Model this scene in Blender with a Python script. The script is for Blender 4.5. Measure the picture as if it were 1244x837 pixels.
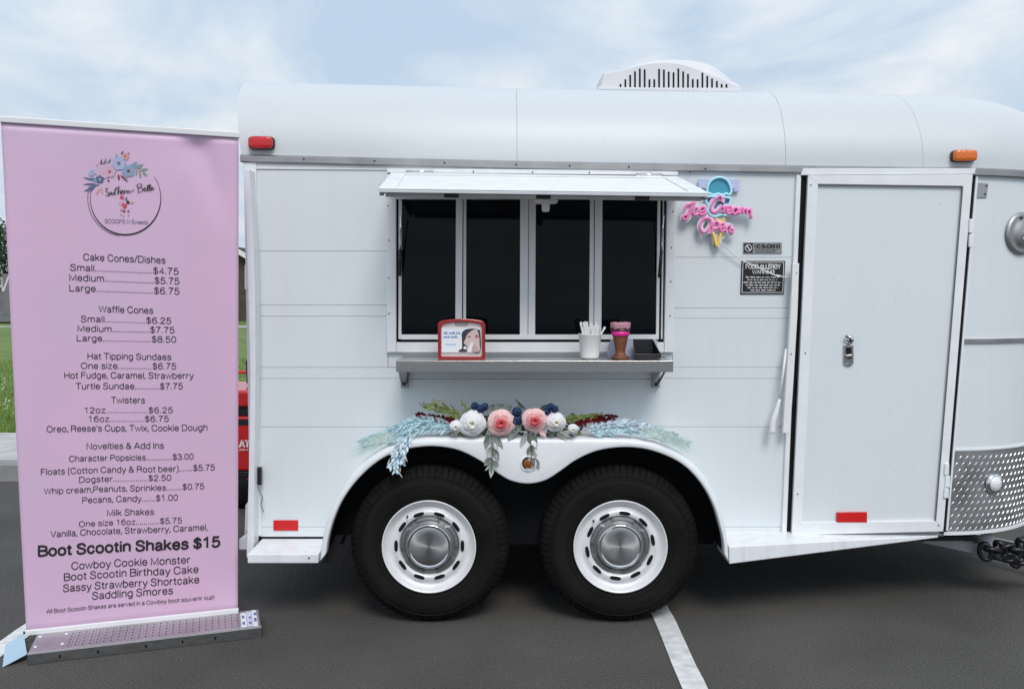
import bpy, bmesh, math, random
from mathutils import Vector, Matrix, noise
random.seed(7)
PI = math.pi
for o in list(bpy.data.objects): bpy.data.objects.remove(o)
S = bpy.context.scene
COL = S.collection

# ---------------------------------------------------------------- camera
FPX, CX, CY, D, H = 1092.0, 622.0, 418.5, 4.4, 1.600
PITCH = math.atan((CY - 350.0) / FPX)
cd = bpy.data.cameras.new('camera'); cam = bpy.data.objects.new('camera', cd); COL.objects.link(cam)
cam.location = (0, -D, H); cam.rotation_euler = (PI/2 - PITCH, 0, 0)
cd.sensor_width = 36; cd.lens = FPX/1244*36; cd.clip_end = 3000; cd.clip_start = .05
S.camera = cam
# ---------------------------------------------------------------- world
SUN_EL, SUN_AZ = math.radians(48), math.radians(168)    # azimuth clockwise from +Y
w = bpy.data.worlds.new('World'); S.world = w; w.use_nodes = True
nt = w.node_tree; nt.nodes.clear(); N = nt.nodes.new; L = nt.links.new
out = N('ShaderNodeOutputWorld'); bg = N('ShaderNodeBackground'); L(bg.outputs[0], out.inputs[0])
bg.inputs[1].default_value = 0.1
sky = N('ShaderNodeTexSky'); sky.sky_type = 'NISHITA'; sky.sun_disc = False
sky.sun_elevation = SUN_EL; sky.sun_rotation = SUN_AZ; sky.air_density = 1.0; sky.dust_density = 1.2
tc = N('ShaderNodeTexCoord'); sep = N('ShaderNodeSeparateXYZ'); L(tc.outputs['Generated'], sep.inputs[0])
zz = N('ShaderNodeMath'); zz.operation = 'ABSOLUTE'; L(sep.outputs[2], zz.inputs[0])
za = N('ShaderNodeMath'); za.operation = 'ADD'; L(zz.outputs[0], za.inputs[0]); za.inputs[1].default_value = .16
dv = N('ShaderNodeVectorMath'); dv.operation = 'DIVIDE'; L(tc.outputs['Generated'], dv.inputs[0])
cmb = N('ShaderNodeCombineXYZ'); [L(za.outputs[0], cmb.inputs[i]) for i in range(3)]; L(cmb.outputs[0], dv.inputs[1])
mp = N('ShaderNodeMapping'); mp.inputs['Scale'].default_value = (.8, .55, 1.0); mp.inputs['Location'].default_value = (1.285247,-1.279997,1.405643)
L(dv.outputs[0], mp.inputs[0])
n1 = N('ShaderNodeTexNoise'); n1.inputs['Scale'].default_value = 1.6; n1.inputs['Detail'].default_value = 9; n1.inputs['Roughness'].default_value = .55; n1.inputs['Distortion'].default_value = .5
L(mp.outputs[0], n1.inputs[0])
rp = N('ShaderNodeValToRGB'); rp.color_ramp.elements[0].position = .40; rp.color_ramp.elements[1].position = .64
rp.color_ramp.elements[0].color = (0,0,0,1); rp.color_ramp.elements[1].color = (1,1,1,1)
L(n1.outputs[0], rp.inputs[0])
n2 = N('ShaderNodeTexNoise'); n2.inputs['Scale'].default_value = 2.7; n2.inputs['Detail'].default_value = 7
L(mp.outputs[0], n2.inputs[0])
cr = N('ShaderNodeValToRGB'); cr.color_ramp.elements[0].position = .35; cr.color_ramp.elements[1].position = .7
cr.color_ramp.elements[0].color = (6.2,6.9,7.6,1); cr.color_ramp.elements[1].color = (8.3,8.5,8.65,1)
L(n2.outputs[0], cr.inputs[0])
sm = N('ShaderNodeMixRGB'); sm.blend_type = 'MIX'; sm.inputs[0].default_value = .86
L(sky.outputs[0], sm.inputs[1]); sm.inputs[2].default_value = (5.0, 6.2, 7.6, 1)      # thin high veil over the blue
mx = N('ShaderNodeMixRGB'); L(rp.outputs[0], mx.inputs[0]); L(sm.outputs[0], mx.inputs[1]); L(cr.outputs[0], mx.inputs[2])
# overcast sky: the luminance rises smoothly from horizon to zenith (CIE overcast law)
gl = N('ShaderNodeMath'); gl.operation = 'MULTIPLY_ADD'; L(zz.outputs[0], gl.inputs[0]); gl.inputs[1].default_value = .30; gl.inputs[2].default_value = .96
ml = N('ShaderNodeVectorMath'); ml.operation = 'MULTIPLY'; L(mx.outputs[0], ml.inputs[0])
cm2 = N('ShaderNodeCombineXYZ'); [L(gl.outputs[0], cm2.inputs[i]) for i in range(3)]; L(cm2.outputs[0], ml.inputs[1])
L(ml.outputs[0], bg.inputs[0])
# ---------------------------------------------------------------- sun (veiled)
ld = bpy.data.lights.new('sun', 'SUN'); ld.energy = 1.75; ld.angle = math.radians(24); ld.color = (1, .955, .91)
sun = bpy.data.objects.new('sun', ld); COL.objects.link(sun)
sd = Vector((math.sin(SUN_AZ)*math.cos(SUN_EL), math.cos(SUN_AZ)*math.cos(SUN_EL), math.sin(SUN_EL)))
sun.rotation_euler = sd.to_track_quat('Z', 'Y').to_euler()
S.view_settings.view_transform = 'Standard'; S.view_settings.look = 'None'
S.view_settings.exposure = 0.14; S.view_settings.gamma = 1.0
S.render.engine = 'CYCLES'; S.cycles.samples = 128; S.render.resolution_x = 1024; S.render.resolution_y = 688

# ---------------------------------------------------------------- pixel helpers (used only to measure the place)
CR = cam.rotation_euler.to_matrix(); CO = Vector((0, -D, H))
def ray(px, py): return CR @ Vector(((px-CX)/FPX, (CY-py)/FPX, -1))
def at(px, py, y=0.0):
    r = ray(px, py); return CO + r*((y + D)/r.y)
def ground(px, py, z=0.0):
    r = ray(px, py); return CO + r*((z - H)/r.z)
def lerp(a, b, t): return a + (b-a)*t
def interp(tab, x):
    if x <= tab[0][0]: return tab[0][1]
    for (a, b), (c, d) in zip(tab, tab[1:]):
        if x <= c: return b + (d-b)*(x-a)/(c-a)
    return tab[-1][1]
def resample(pts, n):
    pts = [Vector(p) for p in pts]; ds = [0]
    for a, b in zip(pts, pts[1:]): ds.append(ds[-1] + (b-a).length)
    res = []
    for k in range(n):
        t = ds[-1]*k/(n-1); i = 0
        while i < len(pts)-2 and ds[i+1] < t: i += 1
        f = (t-ds[i])/max(1e-9, ds[i+1]-ds[i]); res.append(pts[i].lerp(pts[i+1], f))
    return res
def catmull(pts, k=6, closed=False):
    P = [Vector(p) for p in pts]; n = len(P); res = []
    for i in range(n if closed else n-1):
        p0 = P[(i-1) % n] if closed or i else P[0]; p1 = P[i]; p2 = P[(i+1) % n]
        p3 = P[(i+2) % n] if closed or i < n-2 else P[-1]
        for j in range(k):
            t = j/k
            res.append(.5*((2*p1) + (p2-p0)*t + (2*p0-5*p1+4*p2-p3)*t*t + (3*p1-p0-3*p2+p3)*t**3))
    if not closed: res.append(P[-1])
    return res

# ---------------------------------------------------------------- materials
MATS = {}
def mat(name, col, rough=.5, metal=0, spec=.5, var=0, vscale=8, bump=0, bscale=60, emis=0, coat=0, alpha=1, var_col=None, rvar=0, trans=0, stretch=None, detail=6):
    if name in MATS: return MATS[name]
    m = bpy.data.materials.new(name); m.use_nodes = True; nt = m.node_tree
    b = nt.nodes['Principled BSDF']; N = nt.nodes.new; L = nt.links.new
    b.inputs['Base Color'].default_value = (*col, 1); b.inputs['Roughness'].default_value = rough
    b.inputs['Metallic'].default_value = metal; b.inputs['Specular IOR Level'].default_value = spec
    b.inputs['Coat Weight'].default_value = coat; b.inputs['Alpha'].default_value = alpha
    b.inputs['Transmission Weight'].default_value = trans
    if emis: b.inputs['Emission Color'].default_value = (*col, 1); b.inputs['Emission Strength'].default_value = emis
    tc = N('ShaderNodeTexCoord'); src = tc.outputs['Object']
    if stretch:
        mp = N('ShaderNodeMapping'); mp.inputs['Scale'].default_value = stretch; L(src, mp.inputs[0]); src = mp.outputs[0]
    if var or rvar:
        n = N('ShaderNodeTexNoise'); n.inputs['Scale'].default_value = vscale; n.inputs['Detail'].default_value = detail; L(src, n.inputs[0])
        if var:
            r = N('ShaderNodeValToRGB'); r.color_ramp.elements[0].position = .3; r.color_ramp.elements[1].position = .7
            c2 = var_col or tuple(c*(1-var) for c in col)
            r.color_ramp.elements[0].color = (*c2, 1); r.color_ramp.elements[1].color = (*[min(1, c*(1+var*.4)) for c in col], 1)
            L(n.outputs[0], r.inputs[0]); L(r.outputs[0], b.inputs['Base Color'])
        if rvar:
            q = N('ShaderNodeMath'); q.operation = 'MULTIPLY_ADD'; q.inputs[1].default_value = rvar; q.inputs[2].default_value = rough - rvar/2
            L(n.outputs[0], q.inputs[0]); L(q.outputs[0], b.inputs['Roughness'])
    if bump:
        n = N('ShaderNodeTexNoise'); n.inputs['Scale'].default_value = bscale; n.inputs['Detail'].default_value = 4; L(src, n.inputs[0])
        bp = N('ShaderNodeBump'); bp.inputs['Strength'].default_value = bump; bp.inputs['Distance'].default_value = .01
        L(n.outputs[0], bp.inputs['Height']); L(bp.outputs[0], b.inputs['Normal'])
    MATS[name] = m; return m

def paint_material(name, base, dirt, rough, streak=.22):
    # sheet-metal paint: faint grime streaks, sparse specks and slight oil-canning
    m = bpy.data.materials.new(name); m.use_nodes = True; nt = m.node_tree
    b = nt.nodes['Principled BSDF']; N = nt.nodes.new; L = nt.links.new
    b.inputs['Roughness'].default_value = rough; b.inputs['Coat Weight'].default_value = .12; b.inputs['Coat Roughness'].default_value = .3
    tc = N('ShaderNodeTexCoord')
    mp = N('ShaderNodeMapping'); mp.inputs['Scale'].default_value = (9, 9, .8); L(tc.outputs['Object'], mp.inputs[0])
    n = N('ShaderNodeTexNoise'); n.inputs['Scale'].default_value = 2.2; n.inputs['Detail'].default_value = 8; n.inputs['Roughness'].default_value = .65; L(mp.outputs[0], n.inputs[0])
    r = N('ShaderNodeValToRGB'); r.color_ramp.elements[0].position = .48; r.color_ramp.elements[1].position = .85
    r.color_ramp.elements[0].color = (0,0,0,1); r.color_ramp.elements[1].color = (streak, streak, streak, 1); L(n.outputs[0], r.inputs[0])
    mx = N('ShaderNodeMixRGB'); mx.inputs[1].default_value = (*base, 1); mx.inputs[2].default_value = (*dirt, 1); L(r.outputs[0], mx.inputs[0])
    n3 = N('ShaderNodeTexNoise'); n3.inputs['Scale'].default_value = 55; n3.inputs['Detail'].default_value = 2; L(tc.outputs['Object'], n3.inputs[0])
    r3 = N('ShaderNodeValToRGB'); r3.color_ramp.elements[0].position = .74; r3.color_ramp.elements[1].position = .78
    r3.color_ramp.elements[0].color = (0,0,0,1); r3.color_ramp.elements[1].color = (.4,.4,.4,1); L(n3.outputs[0], r3.inputs[0])
    m2 = N('ShaderNodeMixRGB'); L(r3.outputs[0], m2.inputs[0]); L(mx.outputs[0], m2.inputs[1]); m2.inputs[2].default_value = (dirt[0]*.6, dirt[1]*.58, dirt[2]*.5, 1)
    L(m2.outputs[0], b.inputs['Base Color'])
    n4 = N('ShaderNodeTexNoise'); n4.inputs['Scale'].default_value = 2.4; n4.inputs['Detail'].default_value = 2; L(tc.outputs['Object'], n4.inputs[0])
    bp = N('ShaderNodeBump'); bp.inputs['Strength'].default_value = .10; bp.inputs['Distance'].default_value = .03; L(n4.outputs[0], bp.inputs['Height']); L(bp.outputs[0], b.inputs['Normal'])
    MATS[name] = m; return m
WHITE = paint_material('white_paint', (.70,.743,.768), (.47,.48,.47), .38, .13)
ROOFW = paint_material('roof_white_darkened', (.575,.605,.625), (.45,.47,.48), .48, .12)  # same white as the walls, darkened to offset strong light from above
LEDGEW = paint_material('ledge_paint', (.78,.80,.82), (.42,.40,.36), .42, .5)
WHITE2 = mat('white_frame_paint', (.80,.82,.835), .32, var=.06, vscale=12, rvar=.15)
BACKW = mat('joint_sealant', (.72,.74,.75), .6, var=.15)
BLACK = mat('black_rubber_and_dark_fill', (.008,.008,.009), .7, spec=.2)  # rubber parts, also black fill for the shade in gaps and slots
LINER = mat('wheel_well_black', (.006,.0065,.008), .8, spec=.15, var=.3, vscale=6)
ALU = mat('weathered_aluminium', (.40,.40,.40), .48, .9, var=.2, vscale=7, bump=.04, bscale=12)
STEEL = mat('brushed_stainless', (.52,.51,.50), .24, 1, rvar=.06, var=.05, vscale=5, stretch=(.6,8,8))
CHROME = mat('chrome', (.72,.72,.73), .12, 1)
DPL = mat('diamond_plate_base', (.38,.38,.38), .5, .85, var=.35, vscale=7, rvar=.2)
DPS = mat('diamond_plate_stud', (.68,.68,.68), .36, 1)
TYRE = mat('tyre_rubber', (.0055,.0055,.0055), .62, var=.3, vscale=6, var_col=(.013,.012,.011), rvar=.2, spec=.12, bump=.12, bscale=50)
TYRED = mat('tyre_tread', (.008,.008,.008), .8, var=.45, vscale=16, spec=.15)
RIM = mat('silver_wheel_paint', (.80,.80,.81), .36, .15, rvar=.15, var=.1, vscale=14)
RIMG = mat('hub_grey_metal', (.17,.172,.175), .45, .4, rvar=.15)
GLASS = mat('dark_tinted_glass', (.0018,.0035,.005), .05, spec=.13)
MULL = mat('satin_aluminium_sash', (.80,.80,.80), .4, .0, rvar=.1)
RED = mat('red_lens', (.55,.008,.010), .18, coat=.6, bump=.25, bscale=120)
REFL = mat('red_reflector', (.60,.012,.014), .3, bump=.15, bscale=300)
AMB = mat('amber_lens', (.75,.16,.008), .18, coat=.6, bump=.4, bscale=90)
LENS = mat('clear_lens', (.78,.79,.80), .12, spec=.8, coat=.5, bump=.3, bscale=80)
PINK = mat('banner_pink', (.72,.465,.635), .42, var=.10, vscale=1.6, var_col=(.66,.49,.665))
INK = mat('black_ink', (.02,.016,.022), .6)
DARKP = mat('black_plastic', (.010,.010,.012), .35, bump=.1)
PLW = mat('white_plastic', (.80,.80,.80), .4, var=.04)
ACW = mat('air_conditioner_plastic', (.68,.685,.71), .45, var=.05)
NEONP = mat('neon_pink_tube', (.88,.22,.52), .3, emis=.10, coat=.3)
NEONB = mat('neon_blue_tube', (.42,.76,.88), .3, emis=.12)
NEONY = mat('neon_yellow_tube', (.85,.58,.10), .3, emis=.1)
TEAL = mat('teal_acrylic', (.06,.33,.46), .35)
PURP = mat('purple_acrylic', (.16,.17,.40), .35)
ACRY = mat('frosted_acrylic', (.74,.75,.80), .2, var=.03)
LAV = mat('lavender_acrylic', (.50,.55,.78), .25)

# ---------------------------------------------------------------- object helpers
def link(name, me, m=None, parent=None, smooth=False, bevel=0, label=None, cat=None, group=None, kind=None):
    o = bpy.data.objects.new(name, me); COL.objects.link(o)
    if m: me.materials.clear(); me.materials.append(m)
    if parent: o.parent = parent; o.matrix_parent_inverse = parent.matrix_world.inverted() if False else Matrix.Translation(-parent.location)
    if smooth:
        for p in me.polygons: p.use_smooth = True
    if bevel:
        b = o.modifiers.new('bevel', 'BEVEL'); b.width = bevel; b.segments = 2; b.limit_method = 'ANGLE'; b.angle_limit = math.radians(40)
    tag(o, label, cat, group, kind); return o
def tag(o, label=None, cat=None, group=None, kind=None):
    if label: o['label'] = label
    if cat: o['category'] = cat
    if group: o['group'] = group
    if kind: o['kind'] = kind
    return o
def thing(name, loc, label, cat, group=None):
    o = bpy.data.objects.new(name, None); COL.objects.link(o); o.location = loc; o.empty_display_size = .1
    return tag(o, label, cat, group)
class MB:
    def __init__(s): s.v = []; s.f = []
    def add(s, vs, fs):
        n = len(s.v); s.v += [tuple(v) for v in vs]; s.f += [tuple(i+n for i in f) for f in fs]; return s
    def hexa(s, a, b, c, d, e, f, g, h):   # front quad a b c d, back quad e f g h
        return s.add([a,b,c,d,e,f,g,h], [(0,1,2,3),(7,6,5,4),(0,4,5,1),(1,5,6,2),(2,6,7,3),(3,7,4,0)])
    def box(s, x0,y0,z0,x1,y1,z1):
        return s.hexa((x0,y0,z0),(x1,y0,z0),(x1,y0,z1),(x0,y0,z1),(x0,y1,z0),(x1,y1,z0),(x1,y1,z1),(x0,y1,z1))
    def pq(s, quad, y, th):   # plate whose front face spans four measured points on plane y, th thick away from the street
        F = [at(px, py, y) for px, py in quad]; B = [p + Vector((0, th, 0)) for p in F]
        return s.hexa(*F, *B)
    def prism(s, pts, off):
        pts = [Vector(p) for p in pts]; n = len(pts); off = Vector(off)
        return s.add(pts + [p+off for p in pts], [tuple(range(n)), tuple(range(2*n-1, n-1, -1))] + [(i, i+n, (i+1) % n+n, (i+1) % n) for i in range(n)])
    def tube(s, pts, r, seg=8, caps=True, closed=False):
        pts = [Vector(p) for p in pts]; n = len(pts); R = r if callable(r) else (lambda t: r)
        vs = []; fs = []; up = None
        for i, p in enumerate(pts):
            a = pts[(i-1) % n] if (i or closed) else p; b = pts[(i+1) % n] if (i < n-1 or closed) else p
            t = (b-a).normalized() if (b-a).length > 1e-9 else Vector((0,0,1))
            if up is None: up = t.orthogonal().normalized()
            up = (up - t*up.dot(t)); up = up.normalized() if up.length > 1e-6 else t.orthogonal().normalized()
            s2 = t.cross(up); rr = R(i/max(1, n-1))
            for k in range(seg):
                a_ = 2*PI*k/seg; vs.append(p + (up*math.cos(a_)+s2*math.sin(a_))*rr)
        m = n if closed else n-1
        for i in range(m):
            for k in range(seg):
                j = (i+1) % n; fs.append((i*seg+k, i*seg+(k+1) % seg, j*seg+(k+1) % seg, j*seg+k))
        if caps and not closed: fs += [tuple(range(seg-1, -1, -1)), tuple(range((n-1)*seg, n*seg))]
        return s.add(vs, fs)
    def lathe(s, prof, c, axis='z', seg=32, closed=False, rmod=None):   # prof (r, h)
        c = Vector(c); vs = []; fs = []; n = len(prof)
        for k in range(seg):
            a = 2*PI*k/seg
            for j, (r, h) in enumerate(prof):
                if rmod: r = rmod(j, k, r)
                ca, sa = math.cos(a)*r, math.sin(a)*r
                vs.append(c + (Vector((ca, sa, h)) if axis == 'z' else Vector((ca, h, sa)) if axis == 'y' else Vector((h, ca, sa))))
        for k in range(seg):
            k2 = (k+1) % seg
            for j in range(n if closed else n-1):
                j2 = (j+1) % n; fs.append((k*n+j, k2*n+j, k2*n+j2, k*n+j2))
        return s.add(vs, fs)
    def disc(s, c, r, axis='y', seg=24, rz=None):
        c = Vector(c); rz = rz or r; vs = []
        for k in range(seg):
            a = 2*PI*k/seg
            vs.append(c + (Vector((math.cos(a)*r, 0, math.sin(a)*rz)) if axis == 'y' else Vector((math.cos(a)*r, math.sin(a)*rz, 0))))
        return s.add(vs, [tuple(range(seg))])
    def grid(s, f, nu, nv, closeu=False):
        vs = [f(i/(nu if closeu else nu-1), j/(nv-1)) for i in range(nu) for j in range(nv)]
        fs = [(i*nv+j, ((i+1) % nu)*nv+j, ((i+1) % nu)*nv+j+1, i*nv+j+1) for i in range(nu if closeu else nu-1) for j in range(nv-1)]
        return s.add(vs, fs)
    def mesh(s, name):
        me = bpy.data.meshes.new(name); me.from_pydata(s.v, [], s.f); me.update()
        bm = bmesh.new(); bm.from_mesh(me); bmesh.ops.recalc_face_normals(bm, faces=bm.faces); bm.to_mesh(me); bm.free(); return me
    def build(s, name, m, parent=None, **kw): return link(name, s.mesh(name), m, parent, **kw)

_dg = None
def text_verts(body, offset=0.0, shear=0, spacing=1.0):
    cu = bpy.data.curves.new('t', 'FONT'); cu.body = body; cu.offset = offset; cu.shear = shear; cu.space_character = spacing; cu.resolution_u = 3
    o = bpy.data.objects.new('t', cu); COL.objects.link(o); bpy.context.view_layer.update()
    me = bpy.data.meshes.new_from_object(o.evaluated_get(bpy.context.evaluated_depsgraph_get()))
    bpy.data.objects.remove(o); return me
def px_text(name, body, x0, x1, yb, cap, place, m, parent, slope=0, offset=0, shear=0, arc=0, label=None):
    """flat print; yb = baseline row, cap = capital height, place(px,py) -> point on the printed surface"""
    me = text_verts(body, offset, shear); xs = [v.co.x for v in me.vertices]; a, b = min(xs), max(xs)
    sx = (x1-x0)/(b-a); sy = cap/.70
    for v in me.vertices:
        u = (v.co.x-a)*sx; px = x0+u; py = yb - v.co.y*sy + slope*(px-(x0+x1)/2) + arc*((u/(x1-x0)-.5)**2)
        v.co = place(px, py)
    return link(name, me, m, parent, label=label)
def marks(name, rows, place, m, parent, cap, gap=.35, seed=1):
    """print too small to read: short word-like marks"""
    rd = random.Random(seed); b = MB()
    for (x0, x1, y) in rows:
        x = x0
        while x < x1:
            wl = rd.uniform(cap*1.2, cap*3.4); e = min(x1, x+wl); q = x
            while q < e:
                g = min(e, q+cap*.42); hh = cap*rd.choice((.7, .7, 1, .8))
                b.add([place(q, y), place(g, y), place(g, y-hh), place(q, y-hh)], [(0,1,2,3)]); q = g+cap*.16
            x = e + cap*gap*2
    return b.build(name, m, parent)


# ---------------------------------------------------------------- wide grotesque lettering drawn as strokes (cap height 7, x-height 5.1)
# glyph = width | strokes; 'l' straight, 'c' curved
GL = {
'A':'6.6|l0,0 3.1,7 3.5,7 6.6,0|l1.2,2.2 5.4,2.2','B':'6|l.4,0 .4,7 3.2,7|c3.2,7 5.3,6.2 5.2,4.2 3.2,3.7|l.4,3.7 3.2,3.7|c3.2,3.7 5.6,3 5.7,.9 3.2,0|l3.2,0 .4,0','C':'6.8|c6.3,5 5.6,6.4 3.6,7.1 1.2,6.1 .4,3.5 1.2,.9 3.6,-.1 5.7,.7 6.4,2.4',
'D':'6.6|l.5,0 .5,7 3,7|c3,7 5.3,6.3 6.2,3.5 5.3,.7 3,0|l3,0 .5,0','F':'5.4|l.5,0 .5,7 5.2,7|l.5,3.7 4.5,3.7','H':'6.4|l.5,0 .5,7|l5.9,0 5.9,7|l.5,3.7 5.9,3.7','K':'6.2|l.5,0 .5,7|l5.7,7 .5,2.4|l2.3,4.1 6,0','M':'7.6|l.5,0 .5,7 3.8,.6 7.1,7 7.1,0',
'N':'6.4|l.5,0 .5,7 5.9,0 5.9,7','O':'7.2|c3.6,7.1 1.3,6.2 .4,3.5 1.3,.8 3.6,-.1 5.9,.8 6.8,3.5 5.9,6.2 3.6,7.1','P':'5.9|l.5,0 .5,7 3.3,7|c3.3,7 5.3,6.4 5.4,4.2 3.3,3.2|l3.3,3.2 .5,3.2','R':'6.3|l.5,0 .5,7 3.4,7|c3.4,7 5.5,6.3 5.5,4.4 3.4,3.6|l3.4,3.6 .5,3.6|c3.4,3.6 5.2,3 5.4,1.2 5.8,0',
'S':'6|c5.4,5.1 4.8,6.5 3,7.1 1,6.4 .8,4.8 3,3.8 5.1,2.8 5.3,.9 3,-.1 .9,.5 .4,2.2','T':'5.8|l0,7 5.8,7|l2.9,7 2.9,0','V':'6.2|l0,7 3.1,0 6.2,7','W':'8.8|l0,7 2.3,0 4.4,7 6.5,0 8.8,7','G':'7|c6.3,5.1 5.5,6.5 3.6,7.1 1.2,6.1 .4,3.5 1.2,.9 3.6,-.1 5.4,.5 6.3,2|l6.3,0 6.3,3.4 3.8,3.4','Y':'6|l0,7 3,3.2 6,7|l3,3.2 3,0','L':'5|l.5,7 .5,0 5,0','I':'1|l.5,0 .5,7','E':'5.6|l5.4,7 .5,7 .5,0 5.5,0|l.5,3.7 5,3.7',
'a':'4.9|c.6,3.9 1.5,5 2.9,5.1 4,4.4 4.1,3.3|l4.1,3.5 4.1,.9 4.8,0|c4.1,2.9 2,2.6 .5,1.6 1.3,0 3,.2 4.1,1.6','b':'5.2|l.5,0 .5,7.1|c.5,3.6 1.4,4.9 2.9,5.1 4.7,3.7 4.7,1.4 2.9,-.1 1.3,.2 .5,1.5','c':'4.7|c4.3,3.6 3.6,4.8 2.4,5.1 .8,4.2 .4,2.5 .9,.8 2.4,-.1 3.7,.4 4.3,1.7','d':'5.2|l4.7,0 4.7,7.1|c4.7,3.6 3.8,4.9 2.3,5.1 .5,3.7 .5,1.4 2.3,-.1 3.9,.2 4.7,1.5',
'e':'5|l.5,2.6 4.6,2.6|c4.6,2.6 4.1,4.4 2.5,5.1 .8,4.2 .4,2.6 .9,.8 2.5,-.1 3.8,.3 4.5,1.5','f':'2.7|c2.7,6.9 1.5,6.9 1.2,5.6|l1.2,5.8 1.2,0|l0,4.9 2.6,4.9','g':'5.2|c4.7,3.6 3.8,4.9 2.3,5.1 .5,3.7 .5,1.6 2.3,.1 3.9,.4 4.7,1.7|l4.7,5 4.7,.2|c4.7,.2 4.3,-1.6 2.5,-2 .8,-1.2','h':'5|l.5,0 .5,7.1|c.5,3.4 1.4,4.8 3,5.1 4.4,4.4 4.5,3|l4.5,3.1 4.5,0','i':'1|l.5,0 .5,5|l.5,6.3 .5,7.1','k':'4.7|l.5,0 .5,7.1|l4.3,5 .5,1.8|l1.9,2.9 4.6,0','l':'1|l.5,0 .5,7.1',
'm':'7.8|l.5,0 .5,5|c.5,3.4 1.2,4.8 2.5,5.1 3.7,4.6 3.9,3.2|l3.9,3.2 3.9,0|c3.9,3.4 4.7,4.8 5.9,5.1 7.2,4.6 7.3,3.2|l7.3,3.2 7.3,0','n':'5|l.5,0 .5,5|c.5,3.4 1.4,4.8 3,5.1 4.4,4.4 4.5,3|l4.5,3.1 4.5,0','o':'5.2|c2.6,5.1 .9,4.3 .4,2.5 .9,.7 2.6,-.1 4.3,.7 4.8,2.5 4.3,4.3 2.6,5.1','p':'5.2|l.5,5 .5,-2|c.5,3.6 1.4,4.9 2.9,5.1 4.7,3.7 4.7,1.4 2.9,-.1 1.3,.2 .5,1.5','r':'3.1|l.5,0 .5,5|c.5,3 1.2,4.6 2.9,4.9',
's':'4.5|c4,3.8 3.4,4.8 2.2,5.1 .8,4.5 .8,3.3 2.3,2.7 3.9,2.1 4,.7 2.3,-.1 .8,.3 .3,1.4','t':'2.7|c1.2,1.6 1.2,.5 2.6,.1|l1.2,1.3 1.2,6.5|l0,4.9 2.5,4.9','u':'5|c.5,2 .6,.6 2,-.1 3.6,.2 4.5,1.6|l.5,1.8 .5,5|l4.5,0 4.5,5','v':'4.6|l0,5 2.3,0 4.6,5','w':'6.8|l0,5 1.8,0 3.4,5 5,0 6.8,5','x':'4.6|l.1,0 4.5,5|l.1,5 4.5,0','y':'4.6|l0,5 2.4,.1|l4.6,5 2.4,-.3|c2.4,-.1 1.8,-1.8 .5,-1.9','z':'4.4|l.2,5 4.1,5 .2,0 4.3,0',
'0':'5.2|c2.6,7 .9,6.1 .4,3.5 .9,.9 2.6,-.1 4.3,.9 4.8,3.5 4.3,6.1 2.6,7','1':'5.2|l.9,5.4 3,7 3,0','2':'5.2|c.5,5 1,6.5 2.6,7 4.4,6.2 4.4,4.5 2.6,2.6 .4,.1|l.4,0 4.8,0','3':'5.2|c.5,5.4 1.3,6.7 2.6,7 4.3,6.2 4.2,4.3 2.3,3.8|c2.3,3.8 4.5,3.2 4.7,1.2 2.6,-.1 1,.4 .4,1.8','4':'5.2|l3.7,0 3.7,6.8 .3,2 4.9,2','5':'5.2|l4.5,7 1.1,7 .7,3.5|c.7,3.5 2.6,4.5 4.5,3.7 4.7,1.3 2.6,-.1 1,.3 .4,1.6','6':'5.2|c4.5,5.6 3.8,6.8 2.6,7 .8,5.8 .4,3 .9,.7 2.6,-.1 4.5,.8 4.7,2.8 2.9,4.4 1.2,3.8 .5,2.4','7':'5.2|l.3,7 4.9,7|c4.9,7 2.7,3.8 1.9,0','8':'5.2|c2.6,7 .9,6.3 .9,4.4 2.6,3.8 4.3,4.4 4.3,6.3 2.6,7|c2.6,3.8 .5,2.9 .5,.8 2.6,-.1 4.7,.8 4.7,2.9 2.6,3.8','9':'5.2|c.6,1.3 1.4,.1 2.6,-.1 4.4,1.1 4.8,4 4.3,6.2 2.6,7 .7,6.1 .5,4.1 2.3,2.6 4,3.2 4.7,4.6',
'$':'5.2|c4.6,5.1 4,6.3 2.6,6.8 .9,6.1 .8,4.7 2.6,3.7 4.6,2.7 4.6,.9 2.6,.1 .9,.7 .4,2.1|l2.6,-.8 2.6,7.7','&':'6.2|c5.6,3.6 4.6,.9 2.3,-.1 .4,.8 .7,2.6 2.7,3.8 3.9,5 3.4,6.7 2,6.8 1.2,5.6 2,4.2|l2,4.2 6,0','/':'3|l0,-.2 3,7.2','(':'2.2|c2,7.4 .7,5.6 .5,2.6 .7,-.2 2,-2',
')':'2.2|c.2,7.4 1.5,5.6 1.7,2.6 1.5,-.2 .2,-2','.':'.8|l.4,-.05 .4,.85',',':'.9|l.5,.8 .5,0 .1,-1.2',"'":'.8|l.4,7.1 .4,5.1','!':'.9|l.45,7 .45,2.1|l.45,0 .45,.9'}
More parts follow.
